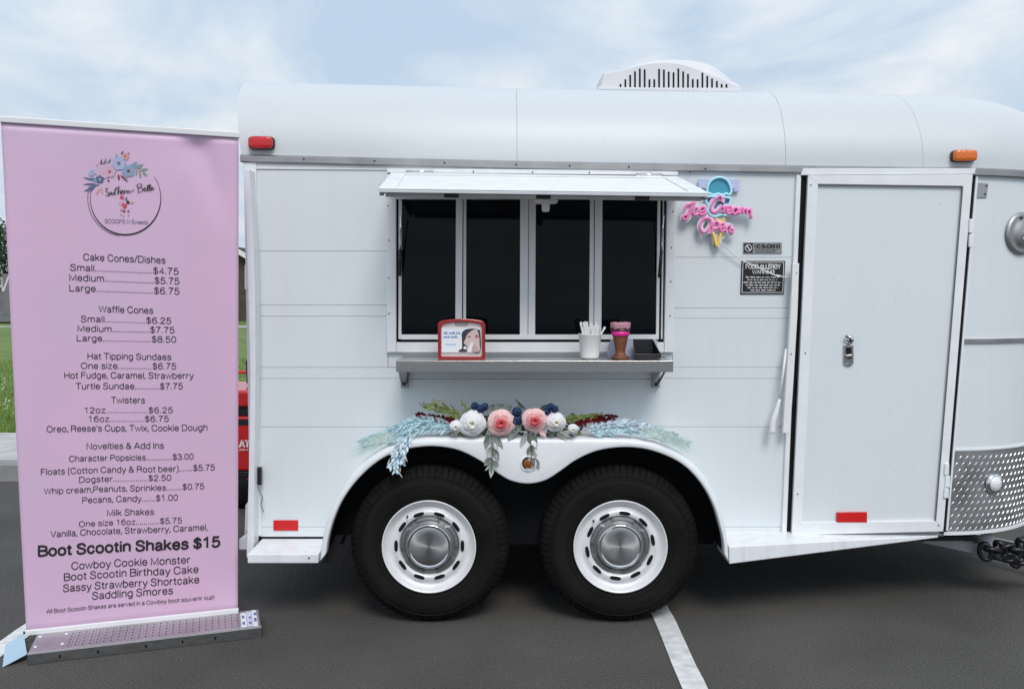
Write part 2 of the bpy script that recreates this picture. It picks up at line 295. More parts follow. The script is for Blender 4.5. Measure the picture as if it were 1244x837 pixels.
def stroke_text(name, body, x0, x1, yb, cap, place, m, parent, slope=0, wt=.95, label=None):
    SP = 1.05; x = 0; items = []
    for ch in body:
        if ch == ' ': x += 2.6; continue
        wd, *st_ = GL[ch].split('|')
        for q in st_:
            P = [tuple(map(float, p.split(','))) for p in q[1:].split()]
            P = [Vector((a+x, b, 0)) for a, b in P]
            if q[0] == 'c': P = catmull(P, 4)
            items.append(P)
        x += float(wd)+SP+(.55 if ch == '.' else 0)
    tw = x-SP; sx = (x1-x0)/tw; sy = cap/7; b = MB(); hw = wt/2
    for P in items:
        if (P[0]-P[-1]).length > .01:      # square ends reach half a stroke outwards
            P = list(P); P[0] = P[0]+(P[0]-P[1]).normalized()*hw*.35; P[-1] = P[-1]+(P[-1]-P[-2]).normalized()*hw*.35
        v = []; n = len(P); cl_ = (P[0]-P[-1]).length < .01
        for i, p in enumerate(P):
            a = P[i-1] if i else (P[-2] if cl_ else p); c = P[i+1] if i < n-1 else (P[1] if cl_ else p)
            t1 = (p-a).normalized() if (p-a).length else (c-p).normalized(); t2 = (c-p).normalized() if (c-p).length else t1
            t = (t1+t2); t = t.normalized() if t.length > .2 else t2; k = min(1.7, 1/max(.5, t.dot(t1))); nn = Vector((-t.y, t.x, 0))*hw*k
            # widths measured on the print, so stretch keeps stems even
            for s_ in (1, -1):
                q = Vector((p.x*sx, p.y*sy, 0)) + Vector((nn.x, nn.y, 0))*s_*cap/7
                px = x0+q.x; v.append(place(px, yb-q.y+slope*(px-(x0+x1)/2)))
        b.add(v, [(2*i, 2*i+1, 2*i+3, 2*i+2) for i in range(n-1)])
    me = bpy.data.meshes.new(name); me.from_pydata([tuple(q) for q in b.v], [], b.f); me.update()
    return link(name, me, m, parent, label=label)

# ================================================================ GROUND
ASPH = bpy.data.materials.new('asphalt'); ASPH.use_nodes = True
nt = ASPH.node_tree; b = nt.nodes['Principled BSDF']; N = nt.nodes.new; L = nt.links.new
tc = N('ShaderNodeTexCoord')
a1 = N('ShaderNodeTexNoise'); a1.inputs['Scale'].default_value = 130; a1.inputs['Detail'].default_value = 3; L(tc.outputs['Object'], a1.inputs[0])
a2 = N('ShaderNodeTexNoise'); a2.inputs['Scale'].default_value = 1.1; a2.inputs['Detail'].default_value = 6; L(tc.outputs['Object'], a2.inputs[0])
a3 = N('ShaderNodeTexVoronoi'); a3.inputs['Scale'].default_value = 90; L(tc.outputs['Object'], a3.inputs[0])
r1 = N('ShaderNodeValToRGB'); r1.color_ramp.elements[0].position = .32; r1.color_ramp.elements[1].position = .72
r1.color_ramp.elements[0].color = (.060,.0575,.054,1); r1.color_ramp.elements[1].color = (.128,.122,.115,1); L(a1.outputs[0], r1.inputs[0])
r2 = N('ShaderNodeValToRGB'); r2.color_ramp.elements[0].position = .3; r2.color_ramp.elements[1].position = .7
r2.color_ramp.elements[0].color = (.74,.74,.735,1); r2.color_ramp.elements[1].color = (1.12,1.11,1.10,1); L(a2.outputs[0], r2.inputs[0])
mu = N('ShaderNodeMixRGB'); mu.blend_type = 'MULTIPLY'; mu.inputs[0].default_value = 1; L(r1.outputs[0], mu.inputs[1]); L(r2.outputs[0], mu.inputs[2])
a4 = N('ShaderNodeTexNoise'); a4.inputs['Scale'].default_value = 210; a4.inputs['Detail'].default_value = 1; L(tc.outputs['Object'], a4.inputs[0])
r4 = N('ShaderNodeValToRGB'); r4.color_ramp.elements[0].position = .70; r4.color_ramp.elements[1].position = .76
r4.color_ramp.elements[0].color = (0,0,0,1); r4.color_ramp.elements[1].color = (.9,.9,.9,1); L(a4.outputs[0], r4.inputs[0])
m4 = N('ShaderNodeMixRGB'); L(r4.outputs[0], m4.inputs[0]); L(mu.outputs[0], m4.inputs[1]); m4.inputs[2].default_value = (.24,.23,.22,1)
L(m4.outputs[0], b.inputs['Base Color']); b.inputs['Roughness'].default_value = .92; b.inputs['Specular IOR Level'].default_value = .15
bp = N('ShaderNodeBump'); bp.inputs['Strength'].default_value = .55; bp.inputs['Distance'].default_value = .006; L(a3.outputs[0], bp.inputs['Height']); L(bp.outputs[0], b.inputs['Normal'])
KY = 2.97       # kerb line
asphalt_edge = KY + .02
MB().add([(-60,-30,0),(60,-30,0),(60,asphalt_edge,0),(-60,asphalt_edge,0)], [(0,1,2,3)]).build('parking_lot', ASPH, kind='structure')
LINEM = mat('road_marking_paint', (.72,.72,.71), .7, var=.25, vscale=18, bump=.3, bscale=130)
def line_with_wear(x):
    v = []; n = 60
    for i in range(n+1):
        y = lerp(-5.0, KY-.1, i/n); j = .004
        v += [(x-.05+random.uniform(-j, j), y, .004), (x+.05+random.uniform(-j, j), y, .004)]
    return MB().add(v, [(2*i, 2*i+1, 2*i+3, 2*i+2) for i in range(n)])
for x in (-8.29, -5.28, -2.272, .735, 3.74, 6.75):
    line_with_wear(x).build('parking_line', LINEM, kind='structure')
CONC = mat('concrete', (.46,.455,.44), .85, var=.18, vscale=5, bump=.3, bscale=90)
CONK = mat('kerb_concrete', (.26,.26,.26), .85, var=.25, vscale=6, bump=.3, bscale=70)
kerb = MB()
kerb.add([(x, y, z) for x in (-60, 60) for (y, z) in ((KY, -.05), (KY+.015, .13), (KY+.035, .15), (KY+.16, .15), (KY+.16, -.05))],
         [(0,5,6,1),(1,6,7,2),(2,7,8,3),(3,8,9,4)])
kerb.build('kerb', CONK, kind='structure', bevel=0)
walk = bpy.data.objects.new('pavement', None); COL.objects.link(walk); walk['kind'] = 'structure'
slabm = MB().box(0, 0, 0, 1.492, 1.45, .145).mesh('slab')
for i in range(26):
    o = link('paving_slab', slabm, None if i else CONC, walk, bevel=.006); o.location = (-19.5+i*1.5, KY+.164, .004)
MB().add([(-60, KY+.14, .13),(60, KY+.14, .13),(60, KY+1.66, .13),(-60, KY+1.66, .13)], [(0,1,2,3)]).build('pavement_bed', CONK, kind='structure')
GR = mat('grass_ground', (.13,.19,.04), .95, var=.5, vscale=1.3, var_col=(.08,.13,.028), bump=.5, bscale=30)
g = MB()
def gz(x, y): return .13 + .03*math.sin(x*.5)*math.sin(y*.35) * min(1, (y-KY-1.6)/4) - (0.0)
ny = [KY+1.62, KY+2, KY+3, 7, 9, 12, 16, 20, 26, 34, 50, 90, 200, 600, 1800]
xsg = [-900,-300,-120,-60] + [i*2 for i in range(-20, 21)] + [60,120,300,900]
vs = [(x, y, gz(x, y) if y < 50 else .13) for y in ny for x in xsg]; nx = len(xsg)
g.add(vs, [(j*nx+i, j*nx+i+1, (j+1)*nx+i+1, (j+1)*nx+i) for j in range(len(ny)-1) for i in range(nx-1)])
g.build('lawn', GR, kind='structure')
BLADE = mat('grass_blade', (.17,.25,.05), .6, var=.55, vscale=2.2, var_col=(.10,.17,.03), spec=.3)
gb = MB(); rd = random.Random(3)
for i in range(52000):
    y = KY+1.66 + (rd.random()**1.5)*9; x = rd.uniform(-9, 3.0)*(1+.05*y)
    h = rd.uniform(.04, .12); a = rd.uniform(0, PI); dx, dy = math.cos(a)*.006, math.sin(a)*.006; lx, ly = rd.gauss(0, .025), rd.gauss(0, .025); z = gz(x, y)
    gb.add([(x-dx, y-dy, z), (x+dx, y+dy, z), (x+lx, y+ly, z+h)], [(0,1,2)])
me = bpy.data.meshes.new('g'); me.from_pydata(gb.v, [], gb.f); me.update()
link('grass', me, BLADE, label='short green lawn grass growing behind the pavement', kind='stuff')
cl = MB()
for i in range(1300):
    y = KY+1.8 + rd.random()*7; x = rd.uniform(-8, 2.5); z = gz(x, y)+rd.uniform(.06, .12); r = rd.uniform(.008, .017)
    cl.add([(x-r,y,z),(x,y-r,z+r*.5),(x+r,y,z),(x,y+r,z+r*.5),(x,y,z+r*1.2)], [(0,1,4),(1,2,4),(2,3,4),(3,0,4)])
cl.build('clover_flowers', mat('clover_white', (.75,.75,.68), .7), label='scattered white clover flowers in the lawn', kind='stuff')

# ================================================================ TRAILER
T = thing('food_trailer', (0.4, .9, 0), 'white horse trailer turned into an ice cream stand with open serving hatch', 'trailer')
TH = .018
# --- sheet panels of the side
def panel(quad, y=0, th=.0155, m=WHITE, name='side_panel', parent=T, bevel=.0016, **k): return MB().pq(quad, y, th).build(name, m, parent, bevel=bevel, **k)
# core body behind the sheets
zt = lambda px: interp([(293, 189), (640, 198), (960, 205), (1185, 210)], px)
core = MB()
YC = .017
b0 = at(303, 652, YC); t0 = at(300, zt(300), YC); b1 = at(1147, 647, YC); t1 = at(1184, 210, YC)
ZF = at(700, 652, 0).z     # floor height
core.hexa((b0.x,YC,ZF),(b1.x,YC,ZF),(t1.x,YC,t1.z),(t0.x,YC,t0.z),(b0.x,1.80,ZF),(b1.x,1.80,ZF),(t1.x,1.80,t1.z),(t0.x,1.80,t0.z))
core.build('body_shell', BACKW, T)
g_ = .2
rowsL = [(206, 305.5), (305.5, 371), (371, 384.5), (384.5, 446.5)]
rowsR = [(206, 313), (313, 374.5), (374.5, 387), (387, 446.5)]
xl = lambda y: lerp(311, 316, (y-205)/440); xr = lambda y: lerp(974, 957, (y-205)/440)
for a, b in rowsL: panel([(xl(b), b-g_), (471, b-g_), (471, a+g_), (xl(a), a+g_)])
for a, b in rowsR: panel([(817, b-g_), (xr(b), b-g_), (xr(a), a+g_), (817, a+g_)])
for a, b in [(446.5, 460), (460, 518.5), (518.5, 640), (640, 652)]:
    panel([(xl(b), b-g_), (xr(b), b-g_), (xr(a), a+g_), (xl(a), a+g_)])
panel([(471.5, 446), (816.5, 446), (816.5, 427), (471.5, 427)], y=.002, name='apron_panel')
# top rail strip under the gutter
panel([(298, 205.5), (973, 211), (973, 203), (297, 197)], y=-.006, th=.02, name='header_strip', m=WHITE2)
panel([(470, 210), (824, 213), (824, 206.5), (470, 205)], y=-.016, th=.009, name='hinge_strip', m=WHITE2)
# rear corner post, slightly bent edge strip
def strip(prof, y, th, name, m, **k):
    mb = MB(); n = len(prof)
    vs = []
    for (py, a, b) in prof:
        p = at(a, py, y); q = at(b, py, y); vs += [p, q, q+Vector((0,th,0)), p+Vector((0,th,0))]
    fs = [(0,1,2,3), tuple(4*(n-1)+i for i in (3,2,1,0))]
    for i in range(n-1):
        for j in range(4): fs.append((4*i+j, 4*i+(j+1) % 4, 4*i+4+(j+1) % 4, 4*i+4+j))
    return mb.add(vs, fs).build(name, m, T, bevel=.002, **k)
strip([(197,296,311),(300,299,312.5),(370,301,313),(450,303,315),(560,304,316),(651,304,317)], -.012, .03, 'corner_post', WHITE2)
strip([(206,297.5,303),(300,300,308),(372,302,310),(450,304,310.5),(560,302.5,309),(677,299.5,308)], -.10, .09, 'rear_door_edge', WHITE2)
# rear wall and rear door seen only from the side
MB().box(t0.x-.012, .0, ZF, t0.x-.002, 1.83, t0.z).build('rear_wall', WHITE, T)
lt = MB().pq([(309.5,588),(317,590),(317,568),(309.5,568)], -.05, .03).build('rear_latch', DARKP, T, bevel=.004)
MB().tube([at(313,590,-.04), at(319,604,-.04), at(317,612,-.04), at(320,622,-.04)], .004).build('latch_strap', ALU, lt)
MB().pq([(309,360),(313,360),(313,308),(309,308)], -.02, .012).build('rear_hinge', WHITE2, T, bevel=.003)
MB().pq([(290,668),(303,668),(303,648),(290,655)], -.02, .3).build('rear_bumper', WHITE2, T, bevel=.006)
MB().pq([(297,650),(302,640),(302,608),(298,614)], -.03, .02).build('rear_bracket', WHITE2, T, bevel=.003)
MB().pq([(297,352),(301.5,352),(301,322),(297,322)], -.005, .05).build('rear_hinge', WHITE2, T, bevel=.003)

# --- nose (rounded front)
RN = .75
zb = at(1146, 646, 0); zt_ = at(1185, 209, 0)
def x0n(z): return lerp(zb.x, zt_.x, (z-zb.z)/(zt_.z-zb.z))
def yn(x, z):
    d = x-x0n(z)
    return 0 if d <= 0 else (RN - math.sqrt(max(0, RN*RN-d*d)) if d < RN else RN)
def nat(px, py, off=0):
    y = .0
    for _ in range(25):
        p = at(px, py, y); y = .5*y + .5*yn(p.x, p.z)
    p = at(px, py, y); a = math.asin(min(1, max(0, (p.x-x0n(p.z))/RN)))
    return p + Vector((math.sin(a), -math.cos(a), 0))*off
LNOSE = RN*PI/2*2 + .33
def npt(s, z, off=0):
    x0 = x0n(z); q = RN*PI/2
    if s <= q: a = s/RN; return Vector((x0+(RN+off)*math.sin(a), RN-(RN+off)*math.cos(a), z))
    if s <= q+.33: return Vector((x0+RN+off, RN+s-q, z))
    a = PI/2 - (s-q-.33)/RN; return Vector((x0+(RN+off)*math.sin(a), RN+.33+(RN+off)*math.cos(a), z))
def sOf(p): return RN*math.asin(min(1, max(0, (p.x-x0n(p.z))/RN)))
def zatnose(py): return at(1165, py, .0).z
def nose_sheet(z0, z1, name, m, off=0, s0=.0, s1=LNOSE, th=.012, n=48, **k):
    return MB().add(*_ns(z0, z1, off, s0, s1, th, n)).build(name, m, T, smooth=False, **k)
def _ns(z0, z1, off, s0, s1, th, n):
    vs = []; fs = []
    f0 = z0 if callable(z0) else (lambda s: z0); f1 = z1 if callable(z1) else (lambda s: z1)
    for i in range(n):
        s = lerp(s0, s1, i/(n-1)); vs += [npt(s, f0(s), off), npt(s, f1(s), off), npt(s, f1(s), off-th), npt(s, f0(s), off-th)]
    for i in range(n-1):
        for j in range(4): fs.append((4*i+j, 4*i+(j+1) % 4, 4*i+4+(j+1) % 4, 4*i+4+j))
    fs += [(0,1,2,3), tuple(4*(n-1)+i for i in (3,2,1,0))]
    return vs, fs
def smooth_by_angle(o):
    me = o.data
    for p in me.polygons: p.use_smooth = True
    bm = bmesh.new(); bm.from_mesh(me)
    for e in bm.edges:
        if len(e.link_faces) == 2 and e.calc_face_angle(0) > .6: e.smooth = False
    bm.to_mesh(me); bm.free(); return o
za_, zm_, zd_ = at(1160,414,0).z, at(1150,546,0).z, zb.z
smooth_by_angle(nose_sheet(za_+.004, zt_.z, 'nose_panel', WHITE, s0=.012))
smooth_by_angle(nose_sheet(zm_+.002, za_-.004, 'nose_panel', WHITE, s0=.012))
smooth_by_angle(nose_sheet(za_-.009, za_+.009, 'nose_trim_bar', ALU, off=.012, s0=.014, th=.014))
dpo = smooth_by_angle(nose_sheet(zd_, zm_, 'diamond_plate', DPL, off=.002, s0=.012))
smooth_by_angle(nose_sheet(zm_-.006, zm_+.004, 'plate_edging', WHITE2, off=.006, s0=.014, th=.006))
smooth_by_angle(nose_sheet(zd_-.014, zd_+.001, 'nose_lower_edge', WHITE2, off=.01, s0=.0, th=.03))
# studs of the tread plate
st = MB(); dz = .0325; ds = .0345; k = 0
z = zd_+.014
while z < zm_-.012:
    s = .03 + (ds/2 if k % 2 else 0)
    while s < 1.45:
        a, b2, w2 = .0125, .0125, .0021
        c = [npt(s+a*math.cos(t)*.75 - w2*math.sin(t)*.8, z + b2*math.cos(t)*.8 + w2*math.sin(t)*.8, .0025) for t in [2*PI*q/8 for q in range(8)]]
        top = npt(s, z, .0055); st.add(c+[top], [(q, (q+1) % 8, 8) for q in range(8)])
        s += ds
    z += dz; k += 1
st.build('tread_studs', DPS, dpo, kind='stuff')
# clear round lamp on plate
lc = nat(1206, 587, .004); aL = sOf(lc)/RN
fr = Matrix.Rotation(aL, 3, 'Z')
def on_nose(mb, c):  # local -y axis lathe turned to face out
    mb.v = [tuple(c + fr @ Vector(v)) for v in mb.v]; return mb
lamp = on_nose(MB().lathe([(.0,-.016),(.045,-.016),(.05,-.010),(.052,0)], (0,0,0), 'y', 28), lc).build('nose_lamp', CHROME, T, smooth=True)
on_nose(MB().lathe([(0,-.030),(.018,-.028),(.032,-.022),(.038,-.014)], (0,0,0), 'y', 28), lc).build('lamp_lens', LENS, lamp, smooth=True)
# oval steel cover high on the nose
oc = nat(1240, 284, .004); fr = Matrix.Rotation(sOf(oc)/RN, 3, 'Z')
ov = on_nose(MB().lathe([(0,-.02),(.055,-.02),(.062,-.012),(.085,-.010),(.098,-.012),(.104,0)], (0,0,0), 'y', 36), oc).build('round_vent_cover', ALU, T, smooth=True)
on_nose(MB().tube([(-.03,-.022,-.05),(0,-.03,-.0),(.03,-.022,.05)], .007), oc).build('vent_knob', CHROME, ov, smooth=True)
on_nose(MB().lathe([(0,-.018),(.006,-.018),(.007,-.010)], (-.02,0,.075), 'y', 10), oc).build('vent_screw', DARKP, ov)
# small grey cover plate
cp = MB(); q = [nat(x, y, .006) for x, y in ((1184.5,240.5),(1198,240.5),(1200,223),(1185.5,222))]; cp.prism(q, (0,.008,0))
c_ = cp.build('cover_plate', mat('grey_enamel', (.30,.32,.34), .45), T, bevel=.002)
for px, py in ((1197.5,226),(1195.5,236)): MB().lathe([(0,-.004),(.004,-.003),(.004,0)], nat(px,py,.007), 'y', 10).build('plate_screw', DARKP, c_)

# --- gutter rail running around
def outline(off):     # plan outline of the rail: (point on plan, px-like x for height)
    pts = []
    xs0 = at(293, 189, 0).x
    for i in range(30): x = lerp(xs0, zt_.x, i/30); pts.append((x, -off))
    for i in range(41):
        s = LNOSE*i/40; p = npt(s, zt_.z, off); pts.append((p.x, p.y))
    return pts
def ztrim(x):          # top of gutter rail height along X
    a = at(293, 188, 0); b_ = at(1185, 204.5, 0); mid = at(640, 196.5, 0)
    return interp([(a.x, a.z), (mid.x, mid.z), (b_.x, b_.z), (3.2, b_.z-.02)], x)
RH = .037
o1, o2 = outline(.022), outline(-.01)
vs = []; n = len(o1)
for (x, y), (x2, y2) in zip(o1, o2):
    z = ztrim(x); vs += [(x,y,z-RH+.003),(x+(x2-x)*.1,y+(y2-y)*.1,z-RH),(x2,y2,z-RH),(x2,y2,z),(x+(x2-x)*.3,y+(y2-y)*.3,z),(x,y,z-.008)]
fs = [(6*i+j, 6*i+(j+1) % 6, 6*i+6+(j+1) % 6, 6*i+6+j) for i in range(n-1) for j in range(6)] + [tuple(range(6)), tuple(6*(n-1)+i for i in range(5,-1,-1))]
smooth_by_angle(MB().add(vs, fs).build('gutter_rail', ALU, T))
scr = MB().lathe([(0,-.004),(.0035,-.0035),(.0045,0)], (0,0,0), 'y', 10).mesh('screw')
def screw(p, parent=T, m=DARKP, s=1, name='screw'):
    o = link(name, scr, None if scr.materials else m, parent); o.location = p; o.scale = (s, s, s)
    o.matrix_parent_inverse = Matrix.Translation(-parent.location); return o
for px in (369, 455, 540, 627, 692, 764, 857, 1031, 1112): screw(at(px, zt(px)+2.5, -.0225))
for px, py in ((503,207.5),(575,208),(647,208.5),(716,209),(790,210),(838,208)): screw(at(px, py+1, -.0245), s=.9)

# --- roof: rings inset from outline
def roof_ring(t, off):
    """t 0..1 from gutter over the shoulder, up to the centre line"""
    th = min(1, t/.8)*PI/2*.97
    d = .40*(1-math.cos(th)) - off; h = .425*math.sin(th) + off
    if t > .8: e = (t-.8)/.2; d += e*.50; h += .035*math.sin(e*PI/2)
    return d, h
XR0 = at(293, 189, 0).x
XFIX = 1.50
W = 1.83
def roof_pt(u, t, off=0):
    d, h = roof_ring(t, off)
    d = min(d, .914); rc = max(.06, .78-d*.80)           # corner radius shrinks with the inset
    xe = 3.055 - d*1.0                                     # nose slopes back more than the sides
    xr = XR0
    Ls = xe - rc - xr; Lc = rc*PI/2; Lf = max(0, W - 2*d - 2*rc)
    half = Ls + Lc + Lf/2
    # u in [0,1] where the straight run has fixed shares so that rings stay aligned
    if u <= .5: x = lerp(xr, XFIX, u/.5) - .05*min(1, h/.35)*(1-u/.5)**6; y = d
    elif u <= .7: x = lerp(XFIX, xe-rc, (u-.5)/.2); y = d
    elif u <= .9: a = (u-.7)/.2*PI/2; x = xe-rc+rc*math.sin(a); y = d+rc*(1-math.cos(a))
    else: x = xe; y = lerp(d+rc, W/2, (u-.9)/.1)
    zz_ = ztrim(x) + h
    zz_ -= .03*max(0, (x-1.75)/1.2)**2 * min(1, h/.35)
    if y > W/2: y = W/2
    return Vector((x, y, zz_))
def u_of_x(x): # along side at t = 0
    return .5*(x-XR0)/(XFIX-XR0) if x < XFIX else .5+.2*(x-XFIX)/(3.055-.78-XFIX)
cuts = [XR0, at(628,150,.1).x, at(948,150,.1).x, at(1112,150,.1).x]
us = [0, u_of_x(cuts[1]), u_of_x(cuts[2]), u_of_x(cuts[3]), 1.0]
for i in range(4):
    nu = 24 if i < 3 else 40; off = 0
    mb = MB(); ua, ub = us[i], us[i+1]
    ua += .00012 if i else 0; ub -= .00012 if i < 3 else 0
    # near half and mirrored far half
    mb.grid(lambda a, t: roof_pt(lerp(ua, ub, a), t, off), nu, 26)
    def far(a, t): p = roof_pt(lerp(ua, ub, a), t, off); return Vector((p.x, W-p.y, p.z))
    mb.grid(far, nu, 26)
    me = mb.mesh('roof_panel'); bm = bmesh.new(); bm.from_mesh(me); bmesh.ops.remove_doubles(bm, verts=bm.verts, dist=.0008); bmesh.ops.recalc_face_normals(bm, faces=bm.faces); bm.to_mesh(me); bm.free()
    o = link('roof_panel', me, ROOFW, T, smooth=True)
# rear gable of the roof
pts = [roof_pt(0, k/24) for k in range(25)]; far_ = [Vector((p.x, W-p.y, p.z)) for p in reversed(pts)]
MB().add(pts+far_[1:], [tuple(range(len(pts)+len(far_)-1))]).build('rear_gable', WHITE, T)

# --- air conditioner
yA = .52
zx = lambda X, Y: (640+X/3.8875, 60+Y/3.8875)
outer = [zx(*p) for p in ((316,196),(362,110),(430,104),(500,80),(560,64),(620,54),(700,50),(790,56),(870,78),(930,116),(975,156),(1004,172),(1015,204))]
inner = [zx(*p) for p in ((318,200),(366,116),(430,106),(490,90),(560,73),(620,67),(690,68),(760,82),(830,106),(900,134),(960,162),(1004,178),(1015,206))]
def smooth_line(P): return [(p.x, p.y) for p in [Vector((P[0][0], P[0][1], 0))] + catmull([(x, y, 0) for x, y in P[1:]], 4)]
outer, inner = smooth_line(outer), smooth_line(inner)
AC = MB(); n = len(outer)
F = [at(x, y, yA) for x, y in inner]; O1 = [at(x, y, yA+.02) for x, y in outer]; O2 = [Vector((p.x, yA+.35, p.z+.02)) for p in O1]; O3 = [Vector((lerp(p.x, .95, .25), yA+.72, p.z-.05)) for p in O1]
for P in (F, O1, O2, O3): P[0].z -= .12; P[-1].z -= .12
AC.add(F, [tuple(range(n))])
for A, B in ((F, O1), (O1, O2), (O2, O3)): AC.add(A+B, [(i, i+1, n+i+1, n+i) for i in range(n-1)])
AC.add(O3, [tuple(range(n))])
ac = AC.build('air_conditioner', ACW, T, bevel=.006)
tops = [165,143,122,105,92,96,143,143,94,97,107,110,92,106,118,142,143,112,127,139,151,165,166]
for i, tp in enumerate(tops):
    x = 443 + i*22.75; a = zx(x-4, 181); b_ = zx(x+4, tp)
    MB().pq([(a[0],a[1]),(b_[0],a[1]),(b_[0],b_[1]),(a[0],b_[1])], yA-.003, .004).build('vent_slot', BLACK, ac)
MB().pq([zx(330,190),zx(1008,202),zx(1006,188),zx(338,178)], yA-.006, .01).build('cover_skirt', ACW, ac, bevel=.002)

# --- window
yF = -.024
WF = [(470,427),(818,429),(824,213),(469,210)]
fr_o = thing_parent = None
fw = 12
def bar(quad, y, th, name, m, parent, bevel=.002): return MB().pq(quad, y, th).build(name, m, parent, bevel=bevel)
win = bar([(470,428),(481,428),(481,212),(469,212)], yF, .035, 'window_frame', WHITE2, T)
bar([(807,428),(818,428),(822,214),(811,214)], yF, .035, 'frame_bar', WHITE2, win)
bar([(481.3,428),(806.7,428),(806.7,416),(481.3,416)], yF, .035, 'frame_bar', WHITE2, win)
bar([(481.3,242),(808.7,242),(811,214),(481.3,212)], yF, .035, 'frame_bar', WHITE2, win)
bar([(480,418),(812,418),(812,240),(480,240)], .0145, .002, 'window_recess', BLACK, win, 0)
for (a, b_) in ((488.5,553),(567,631),(651,715),(732,796)):
    bar([(a-.5,407),(b_+.5,407),(b_+1.5,240),(a,240)], .009, .004, 'window_pane', GLASS, win, 0)
def vb(a0, a1, b0, b1, y, m, name='mullion', ytop=240, ybot=412): return bar([(a0,ybot),(a1,ybot),(b1,ytop),(b0,ytop)], y, .02, name, m, win, .0015)
vb(484,487.5,484,488, -.002, MULL, 'sash_stile'); vb(553,561,554,562, -.004, MULL); vb(562.5,566,563,566.5, .004, MULL)
vb(631.5,641,632,642, -.004, MULL); vb(641.6,650,642.6,651, .002, MULL); vb(715.5,721,717,722, .002, MULL); vb(721.8,730.5,723,732, -.006, MULL)
vb(797,800.5,799,802.5, -.002, MULL, 'sash_stile'); vb(803,805,805.5,807, .0, MULL, 'sash_stile')
bar([(487,412.5),(800,412.5),(800,406.5),(487,406.5)], -.008, .02, 'sash_rail', MULL, win)
for px, py in ((469+4,250),(474,292),(474,338),(474,381)): screw(at(px-1.5, py, yF-.0005), s=.8)
for px, py in ((819.5,257),(818,301),(817,342),(816,384)): screw(at(px-2, py, yF-.0005), s=.8)
# gas struts of the hatch
hz = at(485, 245, -.02)
for (a, b_, c, d_) in ((485.5,335,487,262),(801,337,806,262)):
    s_ = MB().tube([at(a,b_,-.03), at((a+c)/2,(b_+d_)/2+5,-.07)], .008, 10).build('gas_strut', DARKP, win, smooth=True)
    MB().tube([at((a+c)/2,(b_+d_)/2+5,-.07), at(c,d_,-.13)], .004, 8).build('strut_rod', CHROME, s_, smooth=True)
# dim goods standing inside against the glass
bag = mat('dark_plastic_wrap', (.012,.013,.015), .25, spec=.5, bump=.5, bscale=18)

# --- hatch
hA, hB = at(475, 211.5, -.03), at(823.5, 216, -.03)
yo = -.58
oA, oB = at(460, 230.5, yo), at(861, 236, yo)
up = (hB-hA).cross(oA-hA).normalized(); up = up if up.z > 0 else -up
hatch = MB().hexa(hA, hB, oB, oA, hA-up*.012, hB-up*.012, oB-up*.012, oA-up*.012).build('serving_hatch', WHITE2, T, bevel=.002)
def hp(u, v, h=0): return hA.lerp(hB, u).lerp(oA.lerp(oB, u), v) + up*h
def hbar(u0, u1, v0, v1, h0, h1, name, m, parent=hatch, bevel=.0015):
    q = [(u0,v0),(u1,v0),(u1,v1),(u0,v1)]
    return MB().hexa(*[hp(a, b_, h1) for a, b_ in q], *[hp(a, b_, h0) for a, b_ in q]).build(name, m, parent, bevel=bevel)
HB = .052
hbar(0, 1, .93, 1, .0005, .006, 'hatch_border', WHITE2); hbar(0, 1, 0, .07, .0005, .006, 'hatch_border', WHITE2)
hbar(0, HB, .072, .928, .0005, .006, 'hatch_border', WHITE2); hbar(1-HB, 1, .072, .928, .0005, .006, 'hatch_border', WHITE2)
hbar(.02, .98, .955, .985, -.032, -.0125, 'hatch_edge_rail', ALU)
hbar(.0, .012, .05, .95, -.030, -.0125, 'hatch_edge_rail', ALU); hbar(.988, 1, .05, .95, -.030, -.0125, 'hatch_edge_rail', ALU)
for u in (.22, .50, .80): hbar(u-.022, u+.022, .987, .995, -.030, -.013, 'rail_block', BLACK)
for u in (.10, .90): 
    hg = hbar(u-.045, u+.045, -.03, .0, .001, .010, 'hinge', CHROME)
    MB().tube([hp(u-.047, -.012, .011), hp(u+.047, -.012, .011)], .006, 10).build('hinge_pin', CHROME, hg, smooth=True)
hl = at(663, 243, -.42)
li = MB().lathe([(0,.0),(.052,.0),(.054,-.008),(.046,-.016),(.018,-.018),(.017,-.045),(.013,-.052),(0,-.053)], (hl.x, hl.y, hl.z), 'z', 28).build('hatch_light', PLW, T, smooth=False); smooth_by_angle(li)
MB().tube([(hl.x, hl.y, hl.z), (hl.x, hl.y, hl.z+.06)], .012, 10).build('light_stem', PLW, li)

